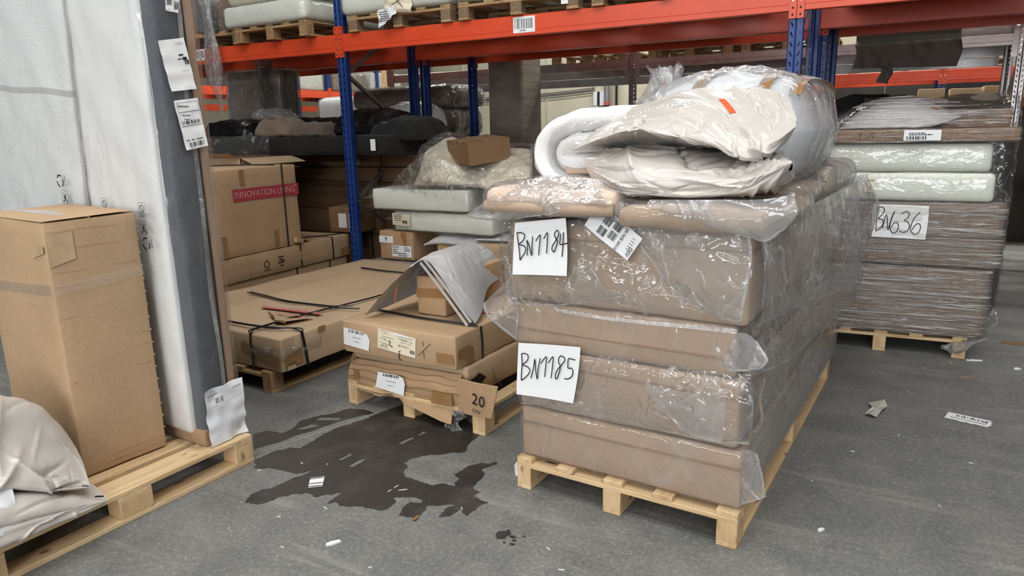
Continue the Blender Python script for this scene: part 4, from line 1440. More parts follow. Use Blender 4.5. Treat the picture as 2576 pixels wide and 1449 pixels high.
decal_print(o, f, X1 + .012, [(.05, .08, .3, .092), (.05, .11, .22, .118), (.05, .14, .2, .146), (.05, .165, .2, .17), (.72, .09, .92, .097), (.7, .11, .92, .115)] + bars(.24, .16, .44, .26, 9) + [(.1, .30, .3, .304), (.4, .29, .62, .294), (.66, .28, .9, .284)])
# the wrap's care symbols on the white panel
def symbol(par, x, z, y, s, kind):
    m = MB()
    n = (0, -1, 0)
    P = lambda pts, w: m.strip([(x + a * s, y, z + b * s) for a, b in pts], w * s, (0, 1, 0))
    if kind == 'recycle':
        for k in range(3):
            a = 2 * pi * k / 3 + pi / 2
            R_ = lambda u, v: (u * cos(a) - v * sin(a), u * sin(a) + v * cos(a))
            P([R_(.42, -.18), R_(.42, .12), R_(.30, .26)], .12)
            P([R_(.22, .42), R_(.30, .22), R_(.44, .34)], .08)
        for k in range(4): P([(.62 + 0, .28 - .16 * k), (.74, .28 - .16 * k)], .09)
    else:
        P([(-.4, -.5), (.4, -.5), (.4, .5), (-.4, .5), (-.4, -.5)], .04)
        if kind == 'ban':
            P([(.26 * cos(i * pi / 6), .08 + .26 * sin(i * pi / 6)) for i in range(13)], .06)
            P([(-.18, .26), (.18, -.1)], .06)
            for k in range(3): P([(-.3, -.26 - .08 * k), (.3, -.26 - .08 * k)], .03)
        else:
            P([(-.25, .15), (0, .42), (.25, .15), (-.25, .15)], .04)
            P([(-.2, -.1), (.0, .0), (.1, -.2), (.3, -.42)], .12); P([(.02, -.05), (-.1, -.3), (-.3, -.4)], .1)
            m.face([(x + (.06 + .09 * cos(i)) * s, y, z + (.06 + .09 * sin(i)) * s) for i in range(6)][::-1])
    return m.build('care_symbol', M['ink'], par)


for x, z, kd in ((-.442, 1.139, 'ban'), (-.150, 1.128, 'ban'), (-.156, 1.05, 'fall'), (-.152, .975, 'recycle')):
    symbol(t, x, z, -.068, .062, kd)
# mattress 1 (left)
t = thing('upright_mattress', 'upright ribbed white mattress with a dark strip, leftmost, behind the tall carton', 'mattress', (-3.545, 2.125, .150), 0, None, (0, .080, -.0576))
rbox('border', (1.0, .15, 2.4), .03, M['grey_border'], t, (-.50, .075, 0), step=.05, amp=.005, freq=5, seed=5)
rbox('top_panel', (.915, .05, 2.3), .024, M['ticking_rib'], t, (-.542, .005, .05), step=.04, disp=d_t, maxn=50)
rbox('plastic_wrap', (1.04, .21, 2.42), .03, M['film_soft'], t, (-.50, .065, 0), step=.05, disp=d_w, maxn=50)
symbol(t, -.215, 1.225, -.060, .066, 'recycle'); symbol(t, -.185, 1.15, -.060, .066, 'fall')
m = MB()
m.strip([(-.9 + .92 * i / 12, -.05, 1.655 + .004 * sin(i)) for i in range(13)], .03, (0, 1, 0))
m.build('clear_band', M['tape_clear'], t)

# tall carton
t = carton('tall_carton', 'tall kraft carton with a clear tape band, in front of the upright mattresses', .66, .374, 1.115, (-2.993 - .327 + .0224, 1.592 + .185 + .0395, .152), -.12, amp=.004, r=.007, seed=2, step=.05)
hx, hy, H = .33, .187, 1.115
# crush lines across the faces, perforated right edge
m = MB()
for z in (1.075, 1.0, .905, .845, .71, .575, .52, .43, .06, .03):
    m.strip([(hx + .0030, -hy + .01 + (2 * hy - .02) * i / 8, z + .002 * sin(i * 1.3 + z * 9)) for i in range(9)], .0022, (1, 0, 0))
m.build('crush_lines', M['card_red'], t)
m = MB()
for k in range(18):
    z = .04 + k * .06
    m.face([(hx + .005, hy - .008, z), (hx + .005, hy - .001, z - .005), (hx + .003, hy + .0015, z + .002), (hx + .005, hy - .003, z + .006)])
m.build('edge_nicks', M['card_edge'], t)
patch(t, 'tape_patch', 'tape_pale', [(hx + .002, -hy + .004, .93), (hx + .002, -hy + .105, .955), (hx + .002, -hy + .105, 1.07), (hx + .002, -hy + .004, 1.06)], .004)
patch(t, 'tape_patch', 'tape_pale', [(hx - .13, -hy - .003, .96), (hx - .01, -hy - .003, .99), (hx - .01, -hy - .003, 1.02), (hx - .13, -hy - .003, 1.0)], .003)
m = MB()
m.strip([(-hx, -hy - .008, .80), (0, -hy - .008, .815), (hx + .002, -hy - .008, .835)], .045, (0, 1, 0))
m.strip([(hx + .009, -hy, .835), (hx + .009, 0, .845), (hx + .009, hy, .86)], .045, (-1, 0, 0))
m.build('clear_tape_band', M['tape_clear'], t)
m = MB()
m.strip([(-hx + .01, -.02, H + .008), (-.05, -.015, H + .009), (.16, -.01, H + .008)], .10, (0, 0, -1))
m.build('white_tape', M['film_hem'], t)
patch(t, 'top_flap', 'card', [(-hx, -hy - .002, H + .003), (hx + .002, -hy - .002, H + .003), (hx + .002, hy, H + .012), (-hx, hy, H + .012)], .001)

# beige mailer bags in the corner
LT, LT2 = (-2.72, 1.46, .235), (-2.695, 1.51, .158)
t = thing('mailer_bag', 'upper of two beige poly mailer bags leaning on the tall carton, lower left', 'bag', (0, 0, 0))
rows = [[(-3.1, .72, .40), (-3.3, 1.0, .55), (-3.28, 1.25, .56), (-3.16, 1.45, .46), (-2.98, 1.54, .33), LT],
        [(-3.1, .72, .42), (-3.05, .95, .62), (-3.0, 1.25, .63), (-3.0, 1.45, .55), (-2.95, 1.55, .34), LT],
        [(-3.05, .72, .40), (-2.86, .95, .52), (-2.85, 1.2, .50), (-2.85, 1.36, .41), (-2.82, 1.47, .29), LT],
        [(-3.0, .72, .36), (-2.76, .95, .40), (-2.74, 1.15, .40), (-2.73, 1.30, .33), (-2.73, 1.40, .27), LT],
        [(-3.0, .72, .34), (-2.80, .95, .35), (-2.78, 1.15, .36), (-2.76, 1.30, .29), (-2.75, 1.39, .25), LT],
        [(-3.05, .72, .33), (-3.1, .95, .33), (-3.1, 1.2, .33), (-3.05, 1.4, .30), (-2.9, 1.46, .26), LT]]
f3 = fold_fn(23, 44, .036, .011, None, 1, (.08, .26), .9, 1.1)
f3b = fold_fn(24, 60, .005, .006, None, 1, (.03, .1), .9, 1.1)
loft_bag('bag_body', rows, M['mailer'], t, 120, 140, lambda u, v: f3(u, v) + f3b(u, v), seed=5)
m = MB(); m.bar((-2.735, 1.428, .252), (-2.722, 1.455, .240), .002, .006); m.build('corner_mark', M['ink'], t)
t = thing('mailer_bag', 'lower of two beige poly mailer bags, its corner over the pallet edge, lower left', 'bag', (0, 0, 0))
rows = [[(-3.1, .70, .25), (-3.2, 1.0, .32), (-3.2, 1.25, .31), (-3.05, 1.45, .26), (-2.88, 1.53, .2), LT2],
        [(-3.0, .70, .27), (-2.86, .95, .36), (-2.85, 1.2, .345), (-2.83, 1.38, .25), (-2.80, 1.47, .2), LT2],
        [(-2.95, .70, .25), (-2.71, .95, .34), (-2.70, 1.2, .305), (-2.70, 1.36, .235), (-2.70, 1.44, .19), LT2],
        [(-2.95, .70, .23), (-2.66, .95, .26), (-2.66, 1.12, .235), (-2.67, 1.25, .21), (-2.68, 1.40, .18), LT2],
        [(-2.95, .70, .2), (-2.72, .95, .185), (-2.71, 1.12, .178), (-2.71, 1.25, .168), (-2.70, 1.40, .160), LT2],
        [(-3.0, .70, .2), (-3.2, .95, .158), (-3.2, 1.2, .158), (-3.1, 1.4, .158), (-2.9, 1.47, .156), LT2]]
f4 = fold_fn(33, 20, .020, .012, None, 1, (.08, .26), .9, 1.1)
loft_bag('bag_body', rows, M['mailer'], t, 120, 140, f4, seed=7)
m = MB(); m.bar((-2.704, 1.462, .196), (-2.697, 1.492, .184), .002, .006); m.build('corner_mark', M['ink'], t)
t = thing('poly_flap', 'loose translucent white flap of plastic hanging over the two mailer bags, lower left', 'plastic sheet', (0, 0, 0))
film_patch('flap', [[(-2.86, 1.0, .50), (-2.80, 1.12, .42), (-2.74, 1.20, .38)], [(-2.74, 1.0, .38), (-2.70, 1.10, .34), (-2.69, 1.18, .30)], [(-2.68, 1.0, .26), (-2.66, 1.08, .24), (-2.66, 1.14, .235)]],
           lambda a, b, c: (a, b, c), M['white_poly'], t, 30, 30, .008, 9, 3)


# ------------------------------------------------------------------ big flat carton on its pallet
FB, FA = Vector((-3.21, 2.957, 0)), -.0628


def loc_of(base, rz, x, y, z=0.0):
    c, s = cos(rz), sin(rz)
    return (base.x + x * c - y * s, base.y + x * s + y * c, z)


pallet('long_pallet', 'grubby pine pallet under the big flat carton', loc_of(FB, FA, -1.08, -.02), FA, **dict(LONG, hb=.078), wood='old')
FL = dict(L=1.46, W=2.29, H=.218)
t = carton('flat_carton', 'big flat kraft carton bound with black straps, red print and a torn flap on top', 1.46, 2.29, .218, loc_of(FB, FA, -.73, 1.145, .147), FA, 'card_pale', r=.012, amp=.006, step=.07, top=False, bulge=(.004, .004, .012))
fx, fy, fz = .73, 1.145, .218


def FT(x, y, z=.241):          # point given from the front right corner of the top
    return (x + fx, y - fy, z)


def strap(par, pts, w=.016, th=.0016, nrm=(0, 0, -1), name='strap', mat='strap'):
    m = MB(); m.strip(pts, w, nrm)
    return m.build(name, M[mat], par)


def wiggle(pts, n, up=.003):
    P = [Vector(p) for p in pts]
    return [tuple(catmull(P, i / n)) for i in range(n + 1)]
for pts in ([FT(-.275, .0, .231), FT(-.285, .043), FT(-.27, .42), FT(-.18, 1.07), FT(-.2, 1.6), FT(-.22, 2.28, .231)], [FT(-.25, .0, .231), FT(-.265, .05), FT(-.255, .42), FT(-.17, 1.07), FT(-.19, 1.6), FT(-.2, 2.28, .231)],
            [FT(-1.46, .10), FT(-.85, .09), FT(-.56, .075), FT(-.179, .10), FT(-.10, .16), FT(0, .17, .23)], [FT(-1.46, .12), FT(-.56, .09), FT(-.20, .12), FT(-.032, .185), FT(0, .19, .23)],
            [FT(-1.2, .714), FT(-.95, .67), FT(-.673, .638), FT(-.377, .669), FT(-.188, .677), FT(-.031, .731)], [FT(-1.19, .735), FT(-.95, .70), FT(-.673, .66), FT(-.39, .68), FT(-.25, .70), FT(-.14, .78)],
            [FT(-1.07, 1.84), FT(-.8, 1.82), FT(-.59, 1.835), FT(-.2, 1.9)], [FT(-1.08, 1.86), FT(-.8, 1.84), FT(-.59, 1.85), FT(-.2, 1.93)]):
    m = MB(); m.tube(wiggle(pts, 24), .005, 4); m.build('strap', M['strap'], t)
m = MB(); m.strip([(fx - .25 - .004 * sin(i), -fy - .012 - .006 * sin(i / 8 * pi), .235 - .25 * i / 8) for i in range(9)], .022, (0, 1, 0)); m.build('strap', M['strap'], t)
m = MB(); m.strip([(fx + .012 + .004 * sin(i / 8 * pi), -fy + .165 + .03 * i / 8, .235 - .24 * i / 8) for i in range(9)], .022, (-1, 0, 0)); m.build('strap', M['strap'], t)
for pts in ([(-.36, -.012, .115), (-.01, -.010, .04), (-.01, -.010, .10), (-.34, -.012, .17)],):
    patch(t, 'brown_tape', 'tape', [(fx + a, -fy + b, c) for a, b, c in pts], .003)
for pts in ([(.010, .02, .04), (.010, .16, .03), (.010, .15, .135), (.010, .02, .10)], [(.010, .03, .01), (.010, .10, .01), (.010, .09, .06), (.010, .03, .05)], [(.010, .30, .19), (.010, .36, .19), (.010, .36, .225), (.010, .30, .225)]):
    patch(t, 'brown_tape', 'tape' if pts[0][1] != .03 else 'card_pale', [(fx + a, -fy + b, c) for a, b, c in pts], .004)
def d_c(w, n):
    q = Vector((w.x * 8, w.y * 8, w.z * 12))
    return .008 * ridge(q)
rbox('film_band', (.30, .34, .07), .02, M['film'], t, (fx - .135, -fy + .155, .09), step=.02, disp=d_c)
# red print and the torn, turned-up flap
m = MB(); m.face([FT(-.70, .43, .241), FT(-.18, .485, .241), FT(-.18, .535, .241), FT(-.72, .485, .241)]); m.build('red_band', M['ink_redfade'], t)
text('lettering', 'INNOVATION', .055, M['white_print'], t, FT(-.46, .488, .2425), (0, 0, .10), sx=1.35)
m = MB()
edge = [(-.494, .333), (-.45, .318), (-.427, .30), (-.38, .285), (-.34, .25), (-.285, .217), (-.25, .212), (-.2, .23)]
n = len(edge)
top_ = [FT(-.46 + .30 * i / (n - 1), .36 + .07 * i / (n - 1), .234) for i in range(n)]
low_ = [FT(a, b, .262 - .01 * (i % 2)) for i, (a, b) in enumerate(edge)]
for i in range(n - 1): m.face([top_[i], low_[i], low_[i + 1], top_[i + 1]])
fl = m.build('torn_flap', M['card'], t)
m = MB()
for i in range(n - 1): m.face([low_[i], (low_[i][0], low_[i][1] - .006, low_[i][2] - .012), (low_[i + 1][0], low_[i + 1][1] - .006, low_[i + 1][2] - .012), low_[i + 1]])
m.build('torn_edge', M['card_dark'], fl)
m = MB(); m.face([FT(-.42, .325, .2615), FT(-.22, .35, .2555), FT(-.22, .375, .2535), FT(-.43, .342, .2585)]); m.build('red_band', M['ink_redfade'], fl)
# crushed front corner
m = MB()
for i in range(5): m.strip([(fx + .013, -fy + .02 + .018 * i, .13 + .095 * k / 4 - .01 * (i % 2)) for k in range(5)], .003, (-1, 0, 0))
m.build('crush_lines', M['card_dark'], t)

# ------------------------------------------------------------------ two flat cartons on the middle pallet
CB = Vector((-2.769, 3.042, 0))
pallet('long_pallet', 'pine pallet under the two flat cartons in the middle, film snagged below', CB, -.063, **LONG, wood='pine')
LB, LR = Vector((-1.93, 2.955, 0)), -.063
t = carton('crushed_carton', 'crushed lower flat carton with a torn front and a flap printed 20', .82, 2.05, .185, loc_of(LB, LR, -.41, 1.115, .152), LR, 'card_pale', amp=.010, r=.012, seed=4, step=.06, top=False)
lx, ly = .41, -1.115


def LP(x, y, z):
    return (x + lx, y + ly, z - .052)
m = MB()
def fr_(u, v):
    x = -.815 + .80 * u
    zt = .182 + .028 * u
    zb = -.012 + .02 * u + .006 * sin(u * 17) + .004 * sin(u * 41)
    y = .062 - .03 * sin(v * pi) + .010 * noise.noise(Vector((u * 7, v * 3, 1))) + .05 * (v - .5) * 0
    return LP(x - .03 * v * (1 - u), y, zt + (zb - zt) * v)
m.grid(fr_, 40, 14)
pf = m.build('front_panel', M['card_red'], t, smooth=True)
m = MB()
for k, v in enumerate((.14, .30, .52, .56)):
    m.strip([tuple(Vector(fr_(i / 24, v + .02 * sin(i * .9 + k))) + Vector((0, -.003, 0))) for i in range(25)], .0035, (0, 1, 0))
m.build('crush_lines', M['card_dark'], pf)
m = MB()
for i in range(40):
    u = i / 40
    a, b = Vector(fr_(u, 1)), Vector(fr_(u + 1 / 40, 1))
    d = .006 + .008 * abs(noise.noise(Vector((u * 30, 0, 4))))
    m.face([a, a + Vector((0, -.006, -d)), b + Vector((0, -.006, -d)), b])
m.build('torn_edge', M['card_edge'], pf)
# flap turned out to the right
m = MB()
def fl_(u, v):
    return LP(-.03 + .275 * u - .045 * v * u, .035 - .02 * u - .012 * sin(u * 3), (.198 + .006 * u) * (1 - v) + (.004 + .018 * u) * v)
m.grid(fl_, 10, 8)
fl = m.build('end_flap', M['card_red'], t, smooth=True)
m = MB()
for i in range(10):
    a, b = Vector(fl_(i / 10, 0)), Vector(fl_((i + 1) / 10, 0)); m.face([a, b, b + Vector((0, .006, .001)), a + Vector((0, .006, .001))])
    a, b = Vector(fl_(1, i / 10)), Vector(fl_(1, (i + 1) / 10)); m.face([a, b, b + Vector((0, .006, 0)), a + Vector((0, .006, 0))])
m.build('cut_edge', M['card_edge'], fl)
text('lettering', '20', .088, M['ink'], fl, LP(.128, .0, .108), (pi / 2, .09, -.12), sx=1.0, spacing=1.1)
text('lettering', '1379', .026, M['ink'], fl, LP(.112, .0, .046), (pi / 2, .09, -.12), sx=1.15)
m = MB()
m.face([LP(-.47, .05, .008), LP(-.06, .03, .012), LP(-.055, .0, -.062), LP(-.12, .0, -.058), LP(-.40, .02, -.012)])
m.build('hanging_flap', M['card_red'], t)
m = MB(); m.face([LP(-.835, .075, .16), LP(-.80, .05, .16), LP(-.80, .05, .05), LP(-.84, .075, .06)]); m.build('side_flap', M['card_red'], t)
m = MB(); m.face([LP(-.77, .05, .185), LP(-.80, .02, .18), LP(-.97, .25, .165), LP(-.94, .28, .17)]); m.build('peeled_edge', M['card_dark'], t)
patch(t, 'brown_tape', 'tape', [LP(-.20, .022, .03), LP(-.05, .020, .035), LP(-.055, .020, .105), LP(-.19, .022, .10)], .004)
patch(t, 'brown_tape', 'tape', [LP(-.79, .040, .06), LP(-.735, .036, .07), LP(-.74, .036, .125), LP(-.785, .040, .13)], .008)
m = MB()
for dx in (.33, .62):
    m.strip([LP(.006, dx, .17), LP(.010, dx + .02, .10), LP(.008, dx + .09, -.03 + .06)], .006, (-1, 0, 0))
m.build('crease_lines', M['card_dark'], t)
m = MB(); m.face([LP(.004, .09, .172), LP(.004, .20, .180), LP(.010, .26, .14), LP(.010, .16, .10)]); m.build('torn_opening', M['hole'], t)


def label_on(par, P, w, h, kind, seed, mat='paper', corner=.0):
    """paper label on a front face: P(u, v) gives points; v down"""
    m = MB()
    pts = [P(0, 0), P(.72, .03), P(.93, .14), P(1, .42), P(.97, 1), P(0, .93)] if kind == 'round' else [P(0, 0), P(1, 0), P(1, 1), P(0, 1)]
    m.face([pts[i] for i in range(len(pts))][::-1])
    o = m.build('label_sticker', M[mat], par)
    m = MB()
    e = Vector((0, -.0012, 0))
    r = lambda a, b, c, d: m.face([Vector(P(a, d)) + e, Vector(P(c, d)) + e, Vector(P(c, b)) + e, Vector(P(a, b)) + e])
    if kind == 'round':
        for (a, b, c, d) in bars(.20, .05, .78, .20, seed, 30): r(a, b, c, d)
        for (a, b, c, d) in ((.36, .42, .48, .445), (.5, .42, .56, .445), (.58, .42, .68, .445), (.42, .64, .52, .665), (.54, .64, .6, .665)): r(a, b, c, d)
    else:
        rnd = random.Random(seed)
        for k in range(16):
            a, b = rnd.choice((.05, .12, .55, .62)), .06 + .055 * k
            x = a
            while x < a + rnd.uniform(.12, .38):
                q = rnd.uniform(.02, .06); r(x, b, x + q, b + rnd.choice((.014, .022))); x += q + .012
        for (a, b, c, d) in bars(.86, .66, .98, .84, seed, 20): r(a, b, c, d)
    tag(m.build('print', M['ink'], o), kind='stuff')
    return o


def bil(a, b, c, d):
    a, b, c, d = map(Vector, (a, b, c, d))
    return lambda u, v: (a * (1 - u) + b * u) * (1 - v) + (d * (1 - u) + c * u) * v
label_on(t, bil(LP(-.575, .016, .148), LP(-.37, .012, .160), LP(-.385, .014, .035), LP(-.607, .018, .043)), 0, 0, 'round', 3)
m = MB()
def hf(u, v): return LP(-.09 + .10 * u + .03 * sin(v * 7), .02 + .05 * noise.noise(Vector((u * 4, v * 4, 0))), .01 - .13 * v + .02 * u)
m.grid(hf, 12, 14); m.build('film_tatter', M['bubble'], t, smooth=True)

UB, UR = Vector((-1.94, 2.965, 0)), -.035
t = carton('flat_carton', 'upper flat carton of the middle pallet with one white and one cream label', .79, 2.0, .187, loc_of(UB, UR, -.395, 1.0, .346), UR, 'card', amp=.006, r=.010, seed=8, step=.06, top=False)


def UP2(x, y, z):
    return (x + .395, y - 1.0, z)
label_on(t, bil(UP2(-.775, -.008, .150), UP2(-.58, -.008, .138), UP2(-.59, -.008, .030), UP2(-.782, -.008, .040)), 0, 0, 'round', 5)
o = label_on(t, bil(UP2(-.515, -.008, .178), UP2(-.253, -.008, .150), UP2(-.264, -.008, .036), UP2(-.528, -.008, .062)), 0, 0, 'sheet', 6, 'paper_warm')
patch(o, 'white_strip', 'paper', [UP2(-.40, -.0095, .165), UP2(-.30, -.0095, .155), UP2(-.30, -.0095, .144), UP2(-.40, -.0095, .152)][::-1], .0006)
m = MB()
for a, b in (((-.209, .140), (-.204, .115)), ((-.155, .135), (-.242, .055)), ((-.206, .085), (-.203, .045))):
    m.strip([UP2(a[0], -.0085, a[1]), UP2(b[0], -.0085, b[1])], .003, (0, 1, 0))
m.build('pen_marks', M['ink'], t)
m = MB()
rnd = random.Random(4)
for cx, z0, z1 in ((-.43, .075, .115), (-.37, .01, .065)):
    m.strip([UP2(cx + .012 * rnd.uniform(-1, 1), -.0095, z1 + (z0 - z1) * i / 7) for i in range(8)], .006, (0, 1, 0))
m.build('puncture_tear', M['ink_brown'], t)
patch(t, 'brown_tape', 'tape', [UP2(-.12, -.008, .035), UP2(-.01, -.008, .04), UP2(-.012, -.008, .09), UP2(-.12, -.008, .09)], .002)
patch(t, 'brown_tape', 'tape', [UP2(.008, .01, .06), UP2(.008, .12, .06), UP2(.008, .12, .115), UP2(.008, .01, .11)], .002)
patch(t, 'brown_tape', 'tape', [UP2(.008, .09, .01), UP2(.008, .15, .01), UP2(.008, .15, .10), UP2(.008, .09, .10)], .003)
patch(t, 'red_band', 'ink_redfade', [UP2(-.25, .44, .1945), UP2(-.05, .46, .1945), UP2(-.05, .49, .1945), UP2(-.25, .47, .1945)], .001)
for dy in (0, .018):
    m = MB(); m.tube(wiggle([UP2(-.78, .26 + dy, .192), UP2(-.677, .234 + dy, .196), UP2(-.366, .20 + dy, .197), UP2(-.098, .205 + dy, .196), UP2(.0, .21 + dy, .19)], 20), .0045, 4); m.build('strap', M['strap'], t)
m = MB(); m.strip([UP2(.010 + .004 * sin(i / 6 * pi), .235 + .01 * i / 6, .19 - .19 * i / 6) for i in range(7)], .018, (-1, 0, 0)); m.build('strap', M['strap'], t)

# small carton under an opened grey mailer
t = carton('taped_carton', 'small carton taped round, standing under the opened grey mailer', .20, .68, .225, (loc_of(UB, UR, -.365, .635, .5415)), UR, 'card_red', r=.006, seed=3, step=.05, top=False)
patch(t, 'brown_tape', 'tape', [(-.1, -.344, .10), (.1, -.344, .11), (.1, -.344, .165), (-.1, -.344, .15)], .002)
t = thing('opened_mailer', 'grey poly mailer draped open like a tent over the small taped carton', 'bag', (UB.x, UB.y, .345), UR)
rows = [[(-.696, .086, .205), (-.56, .12, .355), (-.42, .16, .49), (-.325, .20, .545), (-.225, .19, .47), (-.11, .19, .33), (-.012, .215, .205)],
        [(-.69, .30, .215), (-.57, .32, .39), (-.45, .36, .52), (-.375, .40, .55), (-.27, .38, .52), (-.165, .36, .39), (-.06, .36, .235)],
        [(-.64, .62, .26), (-.57, .65, .41), (-.50, .68, .52), (-.44, .70, .535), (-.35, .70, .51), (-.26, .68, .42), (-.20, .66, .30)],
        [(-.62, 1.0, .32), (-.6, 1.0, .42), (-.56, 1.0, .49), (-.50, 1.0, .50), (-.42, 1.0, .48), (-.35, 1.0, .42), (-.28, .98, .30)]]
f5 = fold_fn(41, 40, .012, .008, .5, 1.2, (.05, .22), .9, .9)
f5b = fold_fn(42, 120, .004, .005, None, 1, (.02, .08), .9, .9)
loft_bag('bag_skin', rows, M['mailer_grey'], t, 80, 70, lambda u, v: f5(u, v) + f5b(u, v), close=False, seed=3)
m = MB()
for k in range(2):
    m.strip([(-.325 + .30 * i / 10 - .02 * k, .192 - .006 * k, .548 - .33 * (i / 10) ** 1.05 - .02 * k) for i in range(11)], .022, (0, 1, .3))
m.build('folded_hem', M['mailer_grey'], t)
m = MB()
P = []
for i in range(9):
    a = 1.1 + 2.4 * i / 8
    P.append((.052 * cos(a), .052 * sin(a), .014 * sin(i / 8 * pi)))
for i in range(8):
    f_ = lambda p, w: (-.50 + (p[0] + w) * .62, .170 + .0 * p[0], .335 + p[1] + (p[0] + w) * .74)
    m.face([f_(P[i], 0), f_(P[i + 1], 0), f_(P[i + 1], P[i + 1][2] + .002), f_(P[i], P[i][2] + .002)])
m.build('orange_mark', M['orange_print'], t)
film = None


# ------------------------------------------------------------------ strapped cartons under the rack, left
IX = -4.9
pallet('euro_pallet', 'dark pallet hidden under the strapped cartons below the rack', (-5.9, 3.95, 0), 0, **dict(EUR, W=.98, L=1.7, bx=((0, .1), (.44, .1), (.88, .1)), by=((0, .1), (.8, .145), (1.6, .1)), deck=((0, .14), (.21, .14), (.42, .14), (.63, .14), (.84, .14))), wood='old')


def strap_round(par, y, hx, H, hy=None):
    m = MB()
    m.strip([(hx + .005, y, .004), (hx + .006, y, H * .5), (hx + .005, y, H + .004), (hx - .02, y, H + .006), (-hx, y, H + .006)], .018, (-1, 0, 0))
    return m.build('strap', M['strap'], par)


t = carton('strapped_carton', 'lowest long carton of the strapped stack, mostly behind the big flat carton', 1.0, 1.62, .195, (IX - .52, 4.73, .145), 0, 'card', seed=3, top=False); strap_round(t, .1, .5, .195); strap_round(t, .55, .5, .195)
t = carton('strapped_carton', 'long carton with printed symbols, directly under the INNOVATION LIVING carton', 1.02, 1.64, .215, (IX - .51, 4.75, .343), 0, 'card', seed=5, top=False, bulge=(.006, .004, .004))
strap_round(t, .13, .51, .215); strap_round(t, .57, .51, .215); strap_round(t, -.81, .51, .215)
for s in (0, .02):
    m = MB(); m.tube([(-.5, .62 + s, .226), (.0, .45 + s, .224), (.5, .22 + s * 2, .222)], .005, 4); m.build('strap', M['strap'], t)
m = MB(); m.tube([(.3, -.2, .222), (.2, .3, .224), (.45, .8, .222)], .005, 4); m.build('strap', M['strap'], t)
patch(t, 'brown_tape', 'tape', [(.515, .68, .01), (.515, .81, .01), (.515, .81, .10), (.515, .68, .09)], .003)
m = MB()
for k in range(7):
    a = 2 * pi * k / 7
    m.strip([(.518, -.30 + .035 * cos(a + i) * (.6 + .4 * (i % 2)), .10 + .035 * sin(a + i)) for i in range(3)], .006, (-1, 0, 0))
m.strip([(.518, -.26, .05), (.518, -.34, .05)], .008, (-1, 0, 0))
for k, (a, b, w) in enumerate(((-.12, .14, .04), (-.12, .115, .03), (-.12, .09, .045), (-.12, .06, .02), (-.10, .10, .02))):
    m.strip([(.518, a - w, b), (.518, a + w * .6, b)], .014, (-1, 0, 0))
tag(m.build('printed_symbols', M['ink_brown'], t), kind='stuff')
t = carton('strapped_carton', 'tall carton with the words INNOVATION LIVING on a red band, strapped', 1.0, .93, .745, (IX - .5, 4.445, .562), 0, 'card', seed=7, top=False, r=.012, amp=.004, bulge=(.010, .006, .008))
hx, hy, H = .5, .465, .745
strap_round(t, .28, hx + .010, H + .008)
patch(t, 'red_band', 'ink_red', [(hx + .010, -.29, .47), (hx + .010, hy + .001, .47), (hx + .010, hy + .001, .575), (hx + .010, -.29, .575)], .004)
text('lettering', 'INNOVATION LIVING', .078, M['white_print'], t, (hx + .0145, .075, .523), (pi / 2, 0, pi / 2), sx=.92, thin=.0016)
text('lettering', 'TM', .02, M['white_print'], t, (hx + .0145, .425, .555), (pi / 2, 0, pi / 2))
for pts in ([(-.20, .60), (-.15, .60), (-.15, .735), (-.20, .735)], [(.13, .015), (.18, .01), (.18, .17), (.13, .17)], [(-.455, .0), (-.40, .01), (-.40, .19), (-.455, .19)]):
    patch(t, 'brown_tape', 'tape', [(hx + .008, a, b) for a, b in pts], .004)
for s in (0, .03):
    m = MB(); m.tube([(-.5, -.3 + s, H + .012), (0, -.05 + s, H + .014), (.3, .12 + s, H + .014), (.5, .2 + s * .5, H + .01)], .005, 4); m.build('strap', M['strap'], t)
m = MB(); m.bar((hx - .0, hy + .005, .03), (hx + .02, hy - .1, .05), .03, .04); m.build('crushed_corner', M['card_edge'], t)

# open carton behind it
t = thing('open_carton', 'open-topped pale carton behind the INNOVATION LIVING carton', 'cardboard box', (-6.05, 5.25, 0))
m = MB()
m.box(-.45, -.35, .2, .45, -.342, 1.36); m.box(.442, -.35, .2, .45, .35, 1.36); m.box(-.45, -.35, .2, -.442, .35, 1.36); m.box(-.45, .342, .2, .45, .35, 1.36)
m.build('carton_walls', M['card_pale'], t)
m = MB(); m.face([(.45, -.35, 1.36), (.62, -.35, 1.30), (.62, .35, 1.30), (.45, .35, 1.36)]); m.face([(-.45, -.35, 1.36), (.45, -.35, 1.36), (.42, -.47, 1.41), (-.42, -.47, 1.41)])
m.build('open_flap', M['card_pale'], t)
patch(t, 'brown_tape', 'tape', [(.1, -.352, 1.22), (.3, -.352, 1.22), (.3, -.352, 1.28), (.1, -.352, 1.28)], .001)
m = MB(); m.box(-.45, -.35, 0, .45, .35, .2); m.build('carton_base', M['card_dark'], t)
